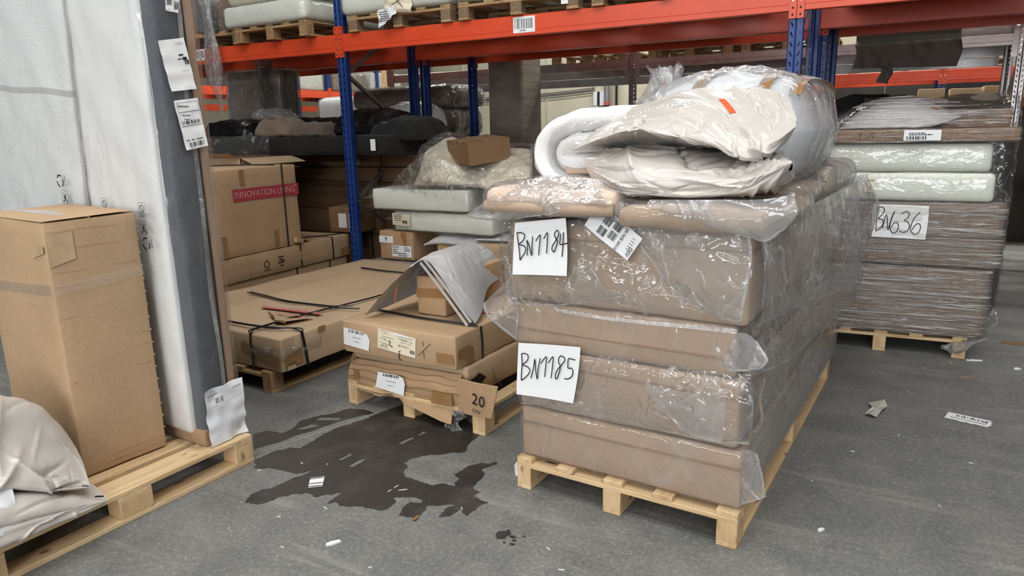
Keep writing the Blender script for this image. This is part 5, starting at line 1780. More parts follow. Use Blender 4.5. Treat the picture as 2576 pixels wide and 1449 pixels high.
# dark carton stack behind the upright
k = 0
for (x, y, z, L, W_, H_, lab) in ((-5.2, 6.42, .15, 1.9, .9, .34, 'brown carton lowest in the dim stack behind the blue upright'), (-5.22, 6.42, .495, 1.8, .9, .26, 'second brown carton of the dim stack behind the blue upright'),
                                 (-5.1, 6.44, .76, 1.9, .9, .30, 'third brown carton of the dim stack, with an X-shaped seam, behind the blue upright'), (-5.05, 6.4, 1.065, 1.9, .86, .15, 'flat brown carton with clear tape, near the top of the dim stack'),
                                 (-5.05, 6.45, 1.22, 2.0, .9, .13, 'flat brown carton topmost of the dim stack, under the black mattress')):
    t = carton('brown_carton', lab, L, W_, H_, (x, y, z), .02 * (k % 3 - 1), 'card_shaded', seed=k, amp=.006, top=False, step=.12)
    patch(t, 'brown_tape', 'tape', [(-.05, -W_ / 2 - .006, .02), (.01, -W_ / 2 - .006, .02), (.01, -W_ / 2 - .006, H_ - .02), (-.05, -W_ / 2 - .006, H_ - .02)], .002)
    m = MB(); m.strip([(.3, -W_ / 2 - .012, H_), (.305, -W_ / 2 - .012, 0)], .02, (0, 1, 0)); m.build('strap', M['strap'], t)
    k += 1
pallet('euro_pallet', 'dark pallet below the dim stack behind the blue upright', (-5.9, 6.0, 0), 0, **dict(EUR, W=1.7, L=.95, deck=tuple((i * .26, .14) for i in range(7)), bx=((0, .1), (.8, .1), (1.6, .1)), by=((0, .1), (.42, .1), (.85, .1))), wood='old')
t = carton('small_carton', 'small carton with two white labels beside the blue upright', .36, .3, .26, (-5.02, 5.78, .562), .1, 'card_dark', top=False)
for a in (-.06, .07): patch(t, 'label_sticker', 'paper', [(a, -.154, .05), (a + .1, -.154, .05), (a + .1, -.154, .2), (a, -.154, .2)], .002)

# ------------------------------------------------------------------ stack with foam mattresses and duvet, middle
t = thing('board_bale', 'film-wrapped board bale carrying the cartons and pale foam mattresses', 'bale', (-3.75, 6.1, 0))
rbox('boards', (1.75, 1.1, .15), .006, M['card_pale'], t, (0, 0, .15), step=.1, amp=.004, freq=6)
rbox('plastic_wrap', (1.78, 1.13, .165), .012, M['bubble'], t, (0, 0, .145), step=.06, disp=lambda w, n: .008 * ridge((w.x * 8, w.y * 8, w.z * 8)))
pallet('euro_pallet', 'dark pallet under the film-wrapped board bale in the middle', (-4.6, 5.6, 0), 0, **dict(EUR, W=1.7, L=1.0, deck=tuple((i * .26, .14) for i in range(7)), bx=((0, .1), (.8, .1), (1.6, .1)), by=((0, .1), (.45, .1), (.9, .1))), wood='old')
SY = 5.6
t = carton('small_carton', 'brown carton marked 9 with a printed label, below the foam mattresses', .425, .52, .285, (-4.305, SY + .26, .325), -.03, 'card_red', r=.006, seed=2, amp=.005)
patch(t, 'label_sticker', 'paper', [(-.213, -.265, .165), (-.035, -.265, .165), (-.035, -.265, .235), (-.213, -.265, .235)], .002)
text('lettering', '9', .062, M['ink'], t, (-.125, -.2685, .201), (pi / 2, 0, 0))
o = patch(t, 'label_sticker', 'paper', [(-.055, -.265, .03), (.19, -.265, .03), (.19, -.265, .145), (-.055, -.265, .145)], .002)
text('lettering', 'BOHOL', .024, M['ink'], o, (-.045, -.2685, .128), (pi / 2, 0, 0), align='LEFT')
m = MB(); textlines(m, -.045, .10, .10, 2, .018, .008, -.2675, 3); textlines(m, .10, .125, .08, 3, .016, .007, -.2675, 4); textlines(m, -.045, .062, .22, 1, .01, .009, -.2675, 5); barcode(m, .02, .037, .11, .016, -.2675, 6)
tag(m.build('print', M['ink'], o), kind='stuff')
patch(t, 'brown_tape', 'tape', [(.06, -.263, .15), (.13, -.263, .15), (.13, -.263, .28), (.06, -.263, .28)], .0015)
t = carton('small_carton', 'second brown carton with a printed label, half hidden by the grey mailer', .425, .52, .19, (-3.61, SY + .26, .325), .02, 'card_red', r=.006, seed=3, amp=.005)
o = patch(t, 'label_sticker', 'paper', [(-.19, -.265, .02), (.04, -.265, .02), (.04, -.265, .135), (-.19, -.265, .135)], .002)
text('lettering', 'BOHOL', .024, M['ink'], o, (-.18, -.2685, .118), (pi / 2, 0, 0), align='LEFT')
t = carton('small_carton', 'kraft carton behind the opened grey mailer, white sheet on top', .55, .6, .23, (-3.08, SY + .2, .325), .05, 'card_pale', r=.006, seed=3, amp=.005)
t = thing('paper_sheet', 'white sheet lying folded on the kraft carton behind the opened mailer', 'paper', (-3.12, SY + .12, .575), .1)
m = MB(); m.grid(lambda u, v: (-.26 + .5 * u, -.16 + .3 * v, .012 + .02 * sin(u * 5) * v), 8, 6); m.build('sheet', M['paper'], t, smooth=True)
t = thing('mailer_bag', 'flat grey mailer bag squeezed under the lower foam mattress', 'bag', (-3.5, SY + .1, .52), 0)
rows = [[(-.47, -.12, -.02), (-.25, .0, .10), (0, .05, .10), (.25, .05, .09), (.47, .0, .06)], [(-.47, -.12, -.025), (-.30, -.10, .05), (0, -.08, .06), (.25, -.06, .055), (.47, -.02, .05)],
        [(-.47, -.12, -.03), (-.30, -.10, -.01), (0, -.10, -.01), (.25, -.06, .0), (.47, -.02, .04)], [(-.47, -.12, -.03), (-.2, .2, .0), (0, .3, .0), (.25, .3, .0), (.47, .0, .05)]]
loft_bag('bag_body', rows, M['mailer_grey'], t, 50, 40, fold_fn(3, 24, .016, .010, None, 1, (.05, .2), .95, .6), seed=3)
for lab, x0, x1, z0, z1, y0, s in (('lower pale foam mattress in a clear bag with a small label, middle stack', -4.31, -3.17, .625, .815, SY - .02, 3), ('upper pale foam mattress in a clear bag, under the cream duvet', -4.53, -3.42, .835, 1.035, SY - .06, 6)):
    t = thing('foam_mattress', lab, 'mattress', ((x0 + x1) / 2, y0 + .4, z0), -.03 if s == 3 else .0)
    rbox('foam', (x1 - x0, .8, z1 - z0), .022, M['foam'], t, step=.06, amp=.005, freq=4, seed=s)
    def dd(w, n, s=s):
        q = Vector((w.x * 6 + s, w.y * 6, w.z * 8))
        return .012 * ridge(q) + .006 * ridge(q * 2.3) + .004
    rbox('plastic_wrap', (x1 - x0 + .05, .85, z1 - z0 + .006), .05, M['film_soft'], t, (0, 0, -.002), step=.035, disp=dd)
    m = MB(); m.grid(lambda u, v: (-(x1 - x0) / 2 - .02 - .13 * u, -.36 + .3 * v - .02 * u, .10 + (.06 - .05 * u) * sin(v * 6)), 10, 14); m.build('bag_end', M['film_milky'], t, smooth=True)
    if s == 3:
        o = patch(t, 'label_sticker', 'paper_warm', [(-.56, -.42, .06), (-.345, -.42, .05), (-.345, -.42, .165), (-.56, -.42, .175)], .016)
        m = MB(); textlines(m, -.54, .155, .16, 4, .018, .006, -.4375, 3); barcode(m, -.44, .075, .065, .03, -.4375, 8); tag(m.build('print', M['ink'], o), kind='stuff')
t = thing('duvet_bag', 'cream duvet bundled in a big clear bag on the foam mattresses', 'duvet', (-3.6, SY + .35, 1.04))
rows = [[(-.50, .0, .05), (-.42, .0, .37), (-.25, .05, .47), (.1, .1, .36), (.45, .1, .36), (.75, .1, .32), (.98, .05, .14)], [(-.52, -.15, .05), (-.40, -.2, .34), (-.18, -.22, .34), (.1, -.15, .22), (.4, -.15, .26), (.7, -.1, .26), (.98, -.05, .12)],
        [(-.5, -.28, .03), (-.36, -.33, .20), (-.1, -.36, .22), (.15, -.30, .14), (.4, -.3, .16), (.65, -.28, .14), (.93, -.1, .06)], [(-.5, -.3, .01), (-.36, -.33, .02), (-.1, -.35, .02), (.15, -.32, .02), (.4, -.32, .0), (.65, -.3, -.02), (.92, -.1, .0)],
        [(-.5, .0, .0), (-.36, .4, .02), (-.1, .5, .02), (.15, .5, .02), (.4, .5, .02), (.65, .4, .02), (.93, .0, .02)], [(-.5, .1, .03), (-.36, .4, .26), (-.1, .5, .3), (.15, .5, .3), (.4, .5, .28), (.65, .4, .22), (.95, .1, .1)]]
f6 = fold_fn(51, 26, .05, .035, None, 1, (.12, .4), 1.5, 1.6)
loft_bag('duvet', rows, M['cream'], t, 80, 80, f6, seed=4, amp=.02)
rows = [[Vector((a * 1.08 - .02, b * 1.12, c * 1.1 + .012)) for a, b, c in r] for r in rows]
f7 = fold_fn(52, 60, .02, .012, None, 1, (.06, .3), 1.6, 1.7)
loft_bag('clear_bag', rows, M['film'], t, 90, 90, f7, seed=9, amp=.01)
film_patch('bag_skirt', [[(-.36, -.40, .30), (-.1, -.43, .26), (.15, -.40, .22), (.4, -.36, .2)], [(-.60, -.42, .12), (-.2, -.45, .10), (.1, -.45, .05), (.3, -.42, .02)], [(-.70, -.43, -.02), (-.4, -.45, -.03), (.0, -.47, -.10), (.22, -.46, -.17)]], lambda a, b, c: (a, b, c), M['film'], t, 40, 30, .012, 9, 3)
t = carton('kraft_carton', 'plain kraft carton sitting askew on top of the cream duvet bag', .50, .42, .20, (-3.43, SY + .20, 1.30), -.62, 'card_dark', cat='cardboard box', r=.003, amp=.001, seamdir='x', rot=(.12, .05, -.62))
m = MB()
for x in (-.17, 0, .17): m.box(x - .014, -.2115, .194, x + .014, -.208, .2035)
m.build('lid_tabs', M['hole'], t)

# ------------------------------------------------------------------ black bags and dim goods under the rack, left
def soft(name, label, cat, rows, mat, seed, fd=.03, fw=.03, nf=24, su=1.5, loc=(0, 0, 0), nu=60, nv=50, wrap=None):
    t = thing(name, label, cat, loc)
    o = loft_bag(name.split('_')[-1] + '_body', rows, M[mat], t, nu, nv, fold_fn(seed, nf, fd, fw, None, 1, (.08, .4), su, 1.2), seed=seed, amp=.012)
    return t
t = thing('black_mattress', 'long black mattress wrapped in shiny film under the rack', 'mattress', (-5.75, 6.0, 1.365), .02)
rbox('cover', (2.9, .95, .19), .05, M['black_cloth'], t, step=.09, amp=.012, freq=2.5, bulge=(.01, .01, .012))
rbox('plastic_wrap', (1.3, .99, .20), .06, M['film'], t, (-.75, -.01, -.004), step=.045, disp=lambda w, n: .012 * ridge((w.x * 10 + w.z * 6, w.y * 5, w.z * 5)))
patch(t, 'label_sticker', 'paper', [(1.25, -.50, .04), (1.31, -.50, .04), (1.31, -.50, .15), (1.25, -.50, .15)], .01)
def blob(x0, x1, y0, y1, z0, z1, tl=.7, tr=.7):
    a, b, c = (x1 - x0), (y1 - y0), (z1 - z0)
    X = [x0, x0 + .12 * a, x0 + .4 * a, x0 + .7 * a, x0 + .9 * a, x1]
    k = [0, tl, 1, .95, tr, 0]
    r = lambda yy, zz: [(X[i], y0 + b * (.5 + (yy - .5) * (.3 + .7 * min(1, k[i] * 1.4))), z0 + c * (zz * k[i] if zz > .3 else zz)) for i in range(6)]
    return [r(.5, 1.0), r(.12, .8), r(.0, .35), r(.05, .0), r(.5, .0), r(.95, .0), r(1, .35), r(.85, .8)]
soft('black_bag', 'black cloth sack slumped on the black mattress left of the upright', 'bag', blob(-5.25, -4.35, 5.75, 6.4, 1.55, 1.83, .8, .7), 'black_poly', 3, .03, .03)
soft('black_bag', 'low black bag behind the blue upright at the right end of the pile', 'bag', blob(-4.72, -4.02, 5.7, 6.3, 1.50, 1.74, .8, .8), 'black_cloth', 5, .03, .03)
soft('black_bag', 'long dark roll lying at the back on the black mattress', 'bag', blob(-6.9, -4.9, 6.05, 6.5, 1.55, 1.76, .9, .8), 'black_poly', 7, .02, .03)
soft('black_bag', 'shiny black bag at the left end of the black mattress', 'bag', blob(-7.2, -6.35, 5.75, 6.3, 1.55, 1.76, .9, .5), 'black_poly', 9, .03, .025)
soft('clear_bag', 'grey cushion in a clear plastic bag on the black mattress', 'cushion', blob(-6.15, -5.55, 5.55, 6.0, 1.555, 1.76, .9, .5), 'taupe', 11, .03, .02)
soft('grey_cushion', 'grey folded cushion beside the clear bag on the black mattress', 'cushion', blob(-5.65, -5.12, 5.55, 5.95, 1.555, 1.70, .7, .8), 'taupe_dark', 13, .03, .02)
soft('bubble_bundle', 'small bundle of crumpled film on the clear bag under the rack', 'plastic film', blob(-6.2, -5.75, 5.6, 5.95, 1.745, 1.86, .9, .6), 'bubble', 15, .02, .012)
t = thing('wrapped_slab', 'tall pale panel wrapped in grey film standing behind the hanging film strip', 'panel', (-6.75, 6.35, 1.75), .02)
rbox('panel', (.85, .3, .56), .03, M['taupe'], t, step=.08, amp=.01)
rbox('plastic_wrap', (.9, .34, .58), .04, M['bubble'], t, (0, 0, 0), step=.035, disp=lambda w, n: .012 * ridge((w.x * 9, w.y * 9, w.z * 5)))
# plastic sacks seen past the upright
soft('white_bag', 'puffy white plastic sack seen behind the blue upright', 'bag', blob(-5.6, -4.95, 7.1, 7.7, 1.62, 1.94, .9, .8), 'white_poly', 17, .04, .02)
soft('white_bag', 'crumpled clear sack below the puffy white one behind the blue upright', 'bag', blob(-5.5, -4.75, 6.9, 7.5, 1.36, 1.63, .9, .9), 'white_poly', 19, .04, .018)


# ------------------------------------------------------------------ wrapped stack on the right (number BN636)
QB, QR = Vector((.547, 5.415, 0)), .0482
pallet('long_pallet', 'pine pallet under the wrapped stack with the BN636 sheet', loc_of(QB, QR, -.985, 0), QR, **LONG, wood='pine')


def qbox(name, label, cat, x0, x1, y0, y1, z0, z1, mat, wrap, seed, r=.025, g=.008, wamp=.006, sc=(6, 6, 30), seams=(), bul=.006, parts=True):
    t = thing(name, label, cat, loc_of(QB, QR, (x0 + x1) / 2, (y0 + y1) / 2, z0), QR)
    rbox('cover', (x1 - x0, y1 - y0, z1 - z0), r, M[mat], t, step=.07, amp=.005, freq=3, seed=seed, bulge=(bul, bul, bul))
    if wrap:
        def d(w, n):
            q = Vector((w.x * sc[0] * .4 + seed, w.y * sc[1] * .4, w.z * sc[2] + .6 * noise.noise(Vector((w.x * 3, w.y * 3, seed)))))
            return wamp * (ridge(q) * .6 + ridge(q * 2.1) * .5) + .003
        rbox('stretch_wrap', (x1 - x0 + 2 * g, y1 - y0 + 2 * g, z1 - z0 + .006), r + g, M[wrap], t, (0, 0, -.002), step=.03, disp=d, maxn=60)
    for z in seams: seam(t, -(x1 - x0) / 2 - .004, (x1 - x0) / 2 + .004, -(y1 - y0) / 2 - .004, (y1 - y0) / 2 + .004, z - z0, mat='taupe_dark')
    return t


qbox('mattress', 'lower taupe mattress of the BN636 stack under tight stretch film', 'mattress', -.93, .088, -.015, 2.1, .152, .618, 'taupe', 'stretch', 3, seams=(.40, .26))
qbox('mattress', 'upper taupe mattress of the BN636 stack, behind the sheet', 'mattress', -.95, .122, -.02, 2.1, .625, 1.05, 'taupe', 'stretch', 5, seams=(.83,))
q1 = qbox('foam_mattress', 'lower cream foam mattress of the BN636 stack', 'mattress', -.93, .050, -.01, 2.0, 1.055, 1.245, 'foam', 'stretch_diag', 7, r=.035, sc=(14, 6, 8))
q2 = qbox('foam_mattress', 'upper cream foam mattress of the BN636 stack, below the carton', 'mattress', -.95, .020, -.0, 2.0, 1.25, 1.435, 'foam', 'stretch_diag', 9, r=.035, sc=(14, 6, 8))
o = patch(q1, 'label_sticker', 'paper_warm', [(-.26, -1.015, .06), (-.20, -1.015, .06), (-.20, -1.015, .15), (-.26, -1.015, .15)], .012)
text('lettering', '090200', .016, M['ink_grey'], o, (-.225, -1.0285, .138), (pi / 2, 0, 0))
t = qbox('long_carton', 'long flat carton with a barcode label, above the foam of the BN636 stack', 'cardboard box', -.95, .135, -.045, 1.9, 1.445, 1.525, 'card_dark', 'stretch', 11, r=.006, g=.006, wamp=.003)
o = patch(t, 'label_sticker', 'paper', [(-.09, -.985, .008), (.12, -.985, .008), (.12, -.985, .074), (-.09, -.985, .076)], .008)
m = MB(); barcode(m, -.075, .014, .12, .022, -.9945, 3, 0, 28); textlines(m, -.06, .052, .15, 2, .010, .006, -.9945, 4)
tag(m.build('print', M['ink'], o), kind='stuff')
m = MB()
for p in ([(-.33, .055), (-.35, .06), (-.345, .045)], [(-.34, .055), (-.345, .008)], [(-.32, .05), (-.30, .02), (-.28, .05)], [(-.27, .055), (-.27, .008)], [(-.29, .058), (-.25, .058)]):
    m.strip([(a, -.984, b) for a, b in p], .003, (0, 1, 0))
m.build('pen_marks', M['ink'], t)
t = qbox('long_carton', 'brown carton set back above the labelled one, right end of the BN636 stack', 'cardboard box', -.55, .10, .10, 1.6, 1.53, 1.64, 'card_dark', 'stretch', 13, r=.006, g=.008, wamp=.003)
t = thing('film_bundle', 'dark bundle topped with smoky film, highest on the BN636 stack', 'bundle', loc_of(QB, QR, 0, 0, 0), QR)
def shade(u, v):
    x = -.74 + .86 * u
    z = 1.755 - .01 * sin(u * 5) - .012 * u + (.02 * noise.noise(Vector((u * 5, 0, 2))))
    y0 = .30
    if v < .5: return (x, y0 + .9 - 1.6 * v * (1 - .0), z - .02 * v)
    k = (v - .5) * 2
    return (x + .03 * k * (u - .5), y0 + .10 - .16 * k, z - .01 - .14 * k * (1 + .0 * u))
m = MB(); m.grid(shade, 50, 40); m.build('film_cover', M['film_smoke'], t, smooth=True)
rbox('dark_bundle', (.80, 1.0, .20), .06, M['taupe_dark'], t, (-.30, .85, 1.535), step=.06, amp=.015, freq=4)
film_patch('film_end', [[(.12, .30, 1.72), (.14, .22, 1.74), (.10, .12, 1.72)], [(.16, .30, 1.62), (.17, .20, 1.62), (.13, .05, 1.62)], [(.15, .3, 1.53), (.16, .2, 1.53), (.135, .0, 1.53)]], lambda a, b, c: (a, b, c), M['stretch'], t, 20, 20, .008, 14, 3)
t = thing('mailer_bag', 'pale grey mailer bag with an orange mark under film on the BN636 stack', 'bag', loc_of(QB, QR, -.52, .12, 1.53), QR)
rows = [[(-.36, .0, .01), (-.24, .1, .12), (-.05, .12, .185), (.12, .12, .18), (.25, .06, .13), (.355, -.02, .075)], [(-.36, -.03, .008), (-.24, -.04, .10), (-.05, -.04, .15), (.12, -.04, .14), (.25, -.04, .10), (.355, -.03, .072)],
        [(-.36, -.05, .005), (-.24, -.12, .04), (-.05, -.13, .06), (.12, -.12, .06), (.22, -.1, .05), (.355, -.04, .07)], [(-.36, -.05, .002), (-.24, -.12, .0), (-.05, -.14, .0), (.12, -.12, .0), (.2, -.1, .01), (.355, -.03, .068)],
        [(-.36, .0, .0), (-.24, .2, .0), (-.05, .25, .0), (.12, .25, .0), (.25, .2, .02), (.355, .0, .07)]]
b_ = loft_bag('bag_body', rows, M['mailer_grey'], t, 60, 60, fold_fn(61, 40, .012, .010, None, 1, (.05, .2), .8, .7), seed=3)
bag_print('orange_mark', b_, 60, 60, [(.66, .16, .73, .205, .02)], M['orange_print'], t)
film_patch('stretch_wrap', [[(-.42, .02, .03), (-.26, .12, .16), (0, .16, .215), (.2, .14, .19), (.5, .1, .13)], [(-.43, -.05, .02), (-.26, -.07, .11), (0, -.07, .16), (.2, -.07, .13), (.55, -.06, .09)], [(-.43, -.12, -.0), (-.26, -.17, .02), (0, -.175, .02), (.2, -.17, .02), (.6, -.14, .02)]],
           lambda a, b, c: (a, b, c), M['stretch'], t, 60, 30, .006, 18, 5, (.5, 2))
sheet('white paper sheet with BN636 handwritten, under film on the right stack', [(-.638, 1.035), (-.309, 1.030), (-.311, .807), (-.632, .814)],   .034, S636, QB, QR, y0=.0, curl=.004, wstroke=.005)
t = thing('paper_sheet', 'second white sheet, only its edge showing left of the BN636 sheet', 'sign', (QB.x, QB.y, 0), QR)
m = MB(); m.grid(lambda u, v: (-.70 + .055 * u, -.013, .815 + .17 * v), 3, 6); m.build('paper', M['paper'], t)
m = MB(); m.strip(wiggle([(-.688, -.0145, .965), (-.668, -.0145, .97), (-.662, -.0145, .945), (-.685, -.0145, .925), (-.660, -.0145, .90)], 14), .005, (0, 1, 0)); m.build('handwriting', M['ink'], t)
# torn film knot at the pallet's front corner, tail going up
t = thing('film_tuft', 'knotted white film tail hanging at the corner of the right pallet', 'plastic film', loc_of(QB, QR, 0, 0, 0), QR)
m = MB()
def tf(u, v):
    a = 2 * pi * v
    k = u
    r = .006 + .026 * max(0, sin((k - .18) / .82 * pi)) ** 1.2 * (1 + 1.1 * noise.noise(Vector((k * 9, cos(a) * 3, sin(a) * 3)))) + (.02 * abs(noise.noise(Vector((k * 5, cos(a) * 4, sin(a) * 4 + 3)))) if k > .4 else 0)
    return (.10 - .25 * k, -.035 + r * cos(a) * .8, .165 - .085 * min(1, k * 1.6) + r * sin(a))
m.grid(tf, 60, 26); m.build('knot', M['bubble'], t, smooth=True)
t = thing('film_tuft', 'loose clear film sticking out at the right side of the BN636 stack near the floor', 'plastic film', loc_of(QB, QR, 0, 0, 0), QR)
film_patch('tuft', [[(.10, .25, .34), (.15, .22, .33), (.17, .2, .30)], [(.10, .2, .28), (.17, .16, .27), (.19, .15, .25)], [(.10, .18, .22), (.15, .15, .20), (.16, .14, .19)]], lambda a, b, c: (a, b, c), M['film'], t, 16, 16, .01, 20, 3)


# ------------------------------------------------------------------ goods on the upper level of the nearest rack
ZB = 2.492


def upper_pallet(label, x, y, rz, W, L, wood='old', block=None, bottom=True):
    n = 5
    return pallet('old_pallet', label, (x, y, ZB), rz, W=W, L=L, deck=tuple((i * (W - .1) / 4, .1) for i in range(n)), bx=((0, .1), (W / 2 - .05, .1), (W - .1, .1)),
                  by=((0, .1), (L / 2 - .05, .1), (L - .1, .1)), wood=wood, hb=.078, block=block, bottom=bottom)


def wrapped(name, label, cat, size, loc, rz, mat, wrap, seed, r=.05, wa=.012):
    if mat in ('foam', 'cream', 'white_cloth') and wrap == 'film': wrap = 'film_soft'
    t = thing(name, label, cat, loc, rz)
    rbox('cover', size, r, M[mat], t, step=.08, amp=.010, freq=3, seed=seed, bulge=(.01, .01, .012))
    rbox('plastic_wrap', (size[0] + .025, size[1] + .025, size[2] + .01), r + .01, M[wrap], t, (0, 0, -.003), step=.04, disp=lambda w, n: wa * ridge((w.x * 8 + seed, w.y * 8 + w.z * 4, w.z * 9)) + .003, maxn=50)
    return t


upper_pallet('old pallet with pressed-wood blocks at the far left on the upper rack level', -6.86, 5.40, 0, .86, 1.15, 'old', 'chip')
wrapped('wrapped_goods', 'grey film-wrapped load at the far left on the upper rack level', 'wrapped load', (.62, 1.1, .42), (-6.72, 5.97, 2.64), 0, 'galv', 'bubble', 3)
wrapped('wrapped_carton', 'brown film-wrapped carton beside the hanging film strip, upper rack level', 'cardboard box', (.26, 1.0, .30), (-6.17, 5.93, 2.64), 0, 'card_dark', 'film', 5, .01, .006)
upper_pallet('old wooden pallet under the white foam block, upper rack level', -6.0, 5.345, -.03, 1.0, 1.15, 'old')
wrapped('wrapped_foam', 'thick white foam mattress in film on the left upper pallet', 'mattress', (1.14, 1.2, .20), (-5.53, 5.90, 2.640), -.03, 'foam', 'film', 7, .045, .014)
wrapped('wrapped_foam', 'cream foam mattress on top of the white one, cut by the top of the photo', 'mattress', (1.16, 1.2, .19), (-5.47, 5.92, 2.845), -.02, 'cream', 'film', 8, .06, .014)
upper_pallet('pallet with pressed-wood blocks right of the blue upright, paper notes on it', -4.56, 5.40, 0, 1.12, 1.15, 'old', 'chip')
wrapped('wrapped_foam', 'white wrapped mattress on the pallet right of the left upright, upper level', 'mattress', (1.2, 1.2, .22), (-4.02, 5.97, 2.640), 0, 'foam', 'film', 9, .06, .014)
upper_pallet('pallet with dark round pressed-wood blocks in the middle of the long beam', -3.36, 5.40, 0, 1.1, 1.15, 'old', 'chip')
wrapped('wrapped_goods', 'pale wrapped load on the middle pallet, only its underside in the photo', 'wrapped load', (1.15, 1.2, .3), (-2.8, 5.98, 2.640), 0, 'foam', 'film', 11)
upper_pallet('pallet at the right half of the long beam, mostly cut by the top of the photo', -2.15, 5.40, 0, 1.15, 1.15, 'old', 'chip')
wrapped('wrapped_goods', 'wrapped load on the pallet at the right half of the long beam', 'wrapped load', (1.15, 1.2, .3), (-1.57, 5.98, 2.640), 0, 'taupe', 'film', 13)
for x, l in ((-8.6, 'pallet load out of sight beyond the left end of the beam'), (-.45, 'pallet load above the right bay, out of the photo'), (.95, 'second pallet load above the right bay, out of the photo')):
    t = wrapped('wrapped_goods', l, 'wrapped load', (1.2, 1.15, .9), (x + .6, 6.0, ZB + .002), 0, 'taupe', 'film', 3)
# second row, upper level: loads that close off the light
for k, x in enumerate((-8.4, -6.9, -5.4, -3.9, -2.4, -.5, .9)):
    t = wrapped('wrapped_goods', ('wrapped load number %s from the left on the second rack row, upper level' % ('one', 'two', 'three', 'four', 'five', 'six', 'seven')[k]), 'wrapped load', (1.2, 1.05, .8), (x + .3, 7.33, 2.504), 0, ('taupe', 'card_dark', 'foam')[k % 3], 'film', k)
t = thing('paper_notes', 'crumpled cream note marked with an X and a torn label hanging over the beam', 'paper', (-4.0, 5.36, 2.55))
m = MB(); m.grid(lambda u, v: (-.10 + .30 * u, -.03 + .03 * ridge((u * 2, v * 2, 1)), .20 - .13 * v - .03 * u), 12, 8); o = m.build('note', M['paper_warm'], t, smooth=True)
m = MB(); m.strip([(.02, -.04, .19), (.12, -.035, .09)], .006, (0, 1, 0)); m.strip([(.0, -.035, .12), (.13, -.04, .16)], .006, (0, 1, 0)); m.build('pen_marks', M['ink'], o)
m = MB(); m.grid(lambda u, v: (-.16 + .20 * u, -.05 + .03 * ridge((u * 3, v * 2, 4)), .09 - .16 * v * (1 - .6 * u) + .02 * u), 12, 8); o = m.build('torn_label', M['paper'], t, smooth=True)
m = MB(); textlines(m, -.13, .06, .12, 5, .018, .008, -.052, 5); tag(m.build('print', M['ink'], o), kind='stuff')
t = thing('paper_tag', 'white barcode tag stuck on a pallet block over the middle of the long beam', 'label', (-2.37, 5.39, 2.53))
m = MB(); m.box(-.03, -.003, 0, .03, 0, .13); o = m.build('tag', M['paper'], t)
m = MB(); barcode(m, -.022, .03, .044, .09, -.0035, 5); tag(m.build('print', M['ink'], o), kind='stuff')
# hanging strips of stretch film
def hang(name, label, x, y, z0, z1, w0, w1, seed, mat):
    t = thing(name, label, 'plastic film', (x, y, 0))
    m = MB()
    def fn(u, v):
        a = 2 * pi * u
        k = v
        r = w0 + (w1 - w0) * k + .02 * sin(k * 9 + seed)
        tail = max(0, k - .72) / .28
        r *= (1 - .8 * tail)
        d = 1 + .35 * noise.noise(Vector((cos(a) * 2.2 + seed, sin(a) * 2.2, k * 2.5)))
        return (r * cos(a) * d + .05 * k + .04 * tail, r * .5 * sin(a) * d, z0 + (z1 - z0) * k)
    m.grid(fn, 26, 60)
    return m.build('strip', M[mat], t, smooth=True)
hang('film_strip', 'long crumpled strip of stretch film hanging over the beam at the left', -6.40, 5.36, 2.95, 1.80, .075, .095, 3, 'bubble')
hang('film_strip', 'dim strip of smoky film hanging behind the front beam at the left', -6.55, 6.2, 2.42, 1.72, .12, .10, 9, 'film_smoke')


# ------------------------------------------------------------------ seen through the racks
# wrapped taupe bales behind the second row
k = 0
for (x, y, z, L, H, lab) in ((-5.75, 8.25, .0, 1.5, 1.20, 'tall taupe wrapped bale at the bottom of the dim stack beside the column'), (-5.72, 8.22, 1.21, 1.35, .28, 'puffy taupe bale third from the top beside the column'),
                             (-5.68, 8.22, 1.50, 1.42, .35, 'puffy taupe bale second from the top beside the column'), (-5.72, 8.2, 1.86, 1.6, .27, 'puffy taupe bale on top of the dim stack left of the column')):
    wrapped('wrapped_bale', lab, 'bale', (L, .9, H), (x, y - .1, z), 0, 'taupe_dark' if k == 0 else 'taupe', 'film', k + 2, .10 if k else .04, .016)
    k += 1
# loads on the galvanised rack
def lowpallet(x, y, z, lab, w=1.0):
    return pallet('old_pallet', lab, (x, y, z), 0, W=w, L=1.05, deck=tuple((i * (w - .1) / 4, .1) for i in range(5)), bx=((0, .1), (w / 2 - .05, .1), (w - .1, .1)), by=((0, .1), (.48, .1), (.95, .1)), wood='old', hb=.07)
for x, lab in ((-4.05, 'empty pallet on the grey rack just right of the column'), (-2.75, 'pallet on the grey rack right of its middle post'), (-1.65, 'pallet on the grey rack near the blue upright')):
    lowpallet(x, 8.78, 2.382, lab)
wrapped('wrapped_goods', 'silvery wrapped load on the grey rack left of the blue upright', 'wrapped load', (.9, 1.0, .4), (-1.15, 9.3, 2.52), 0, 'foam', 'film', 4)
wrapped('wrapped_goods', 'pale wrapped load on the grey rack over its middle', 'wrapped load', (1.1, 1.0, .4), (-2.2, 9.3, 2.52), 0, 'foam', 'film', 6)
wrapped('wrapped_goods', 'white quilted load at the right end of the grey rack', 'wrapped load', (.55, 1.0, .4), (.70, 9.3, 2.385), 0, 'white_cloth', 'film', 7)
t = thing('dark_tarp', 'dark olive tarpaulin draped over the grey beam, its tail hanging down', 'tarpaulin', (0, 0, 0))
def tp(u, v):
    x = -.45 + .96 * u
    fold = .012 * ridge((u * 7, v * 2, 3))
    if v < .45: return (x, 8.70 - fold + .25 * (1 - v / .45), 2.36 + .16 * (1 - v / .45))
    k = (v - .45) / .55
    return (x + .02 * sin(k * 4), 8.70 - fold, 2.36 - (.235 + .03 * u) * k)
m = MB(); m.grid(tp, 40, 30); m.build('sheet', M['tarp'], t, smooth=True)
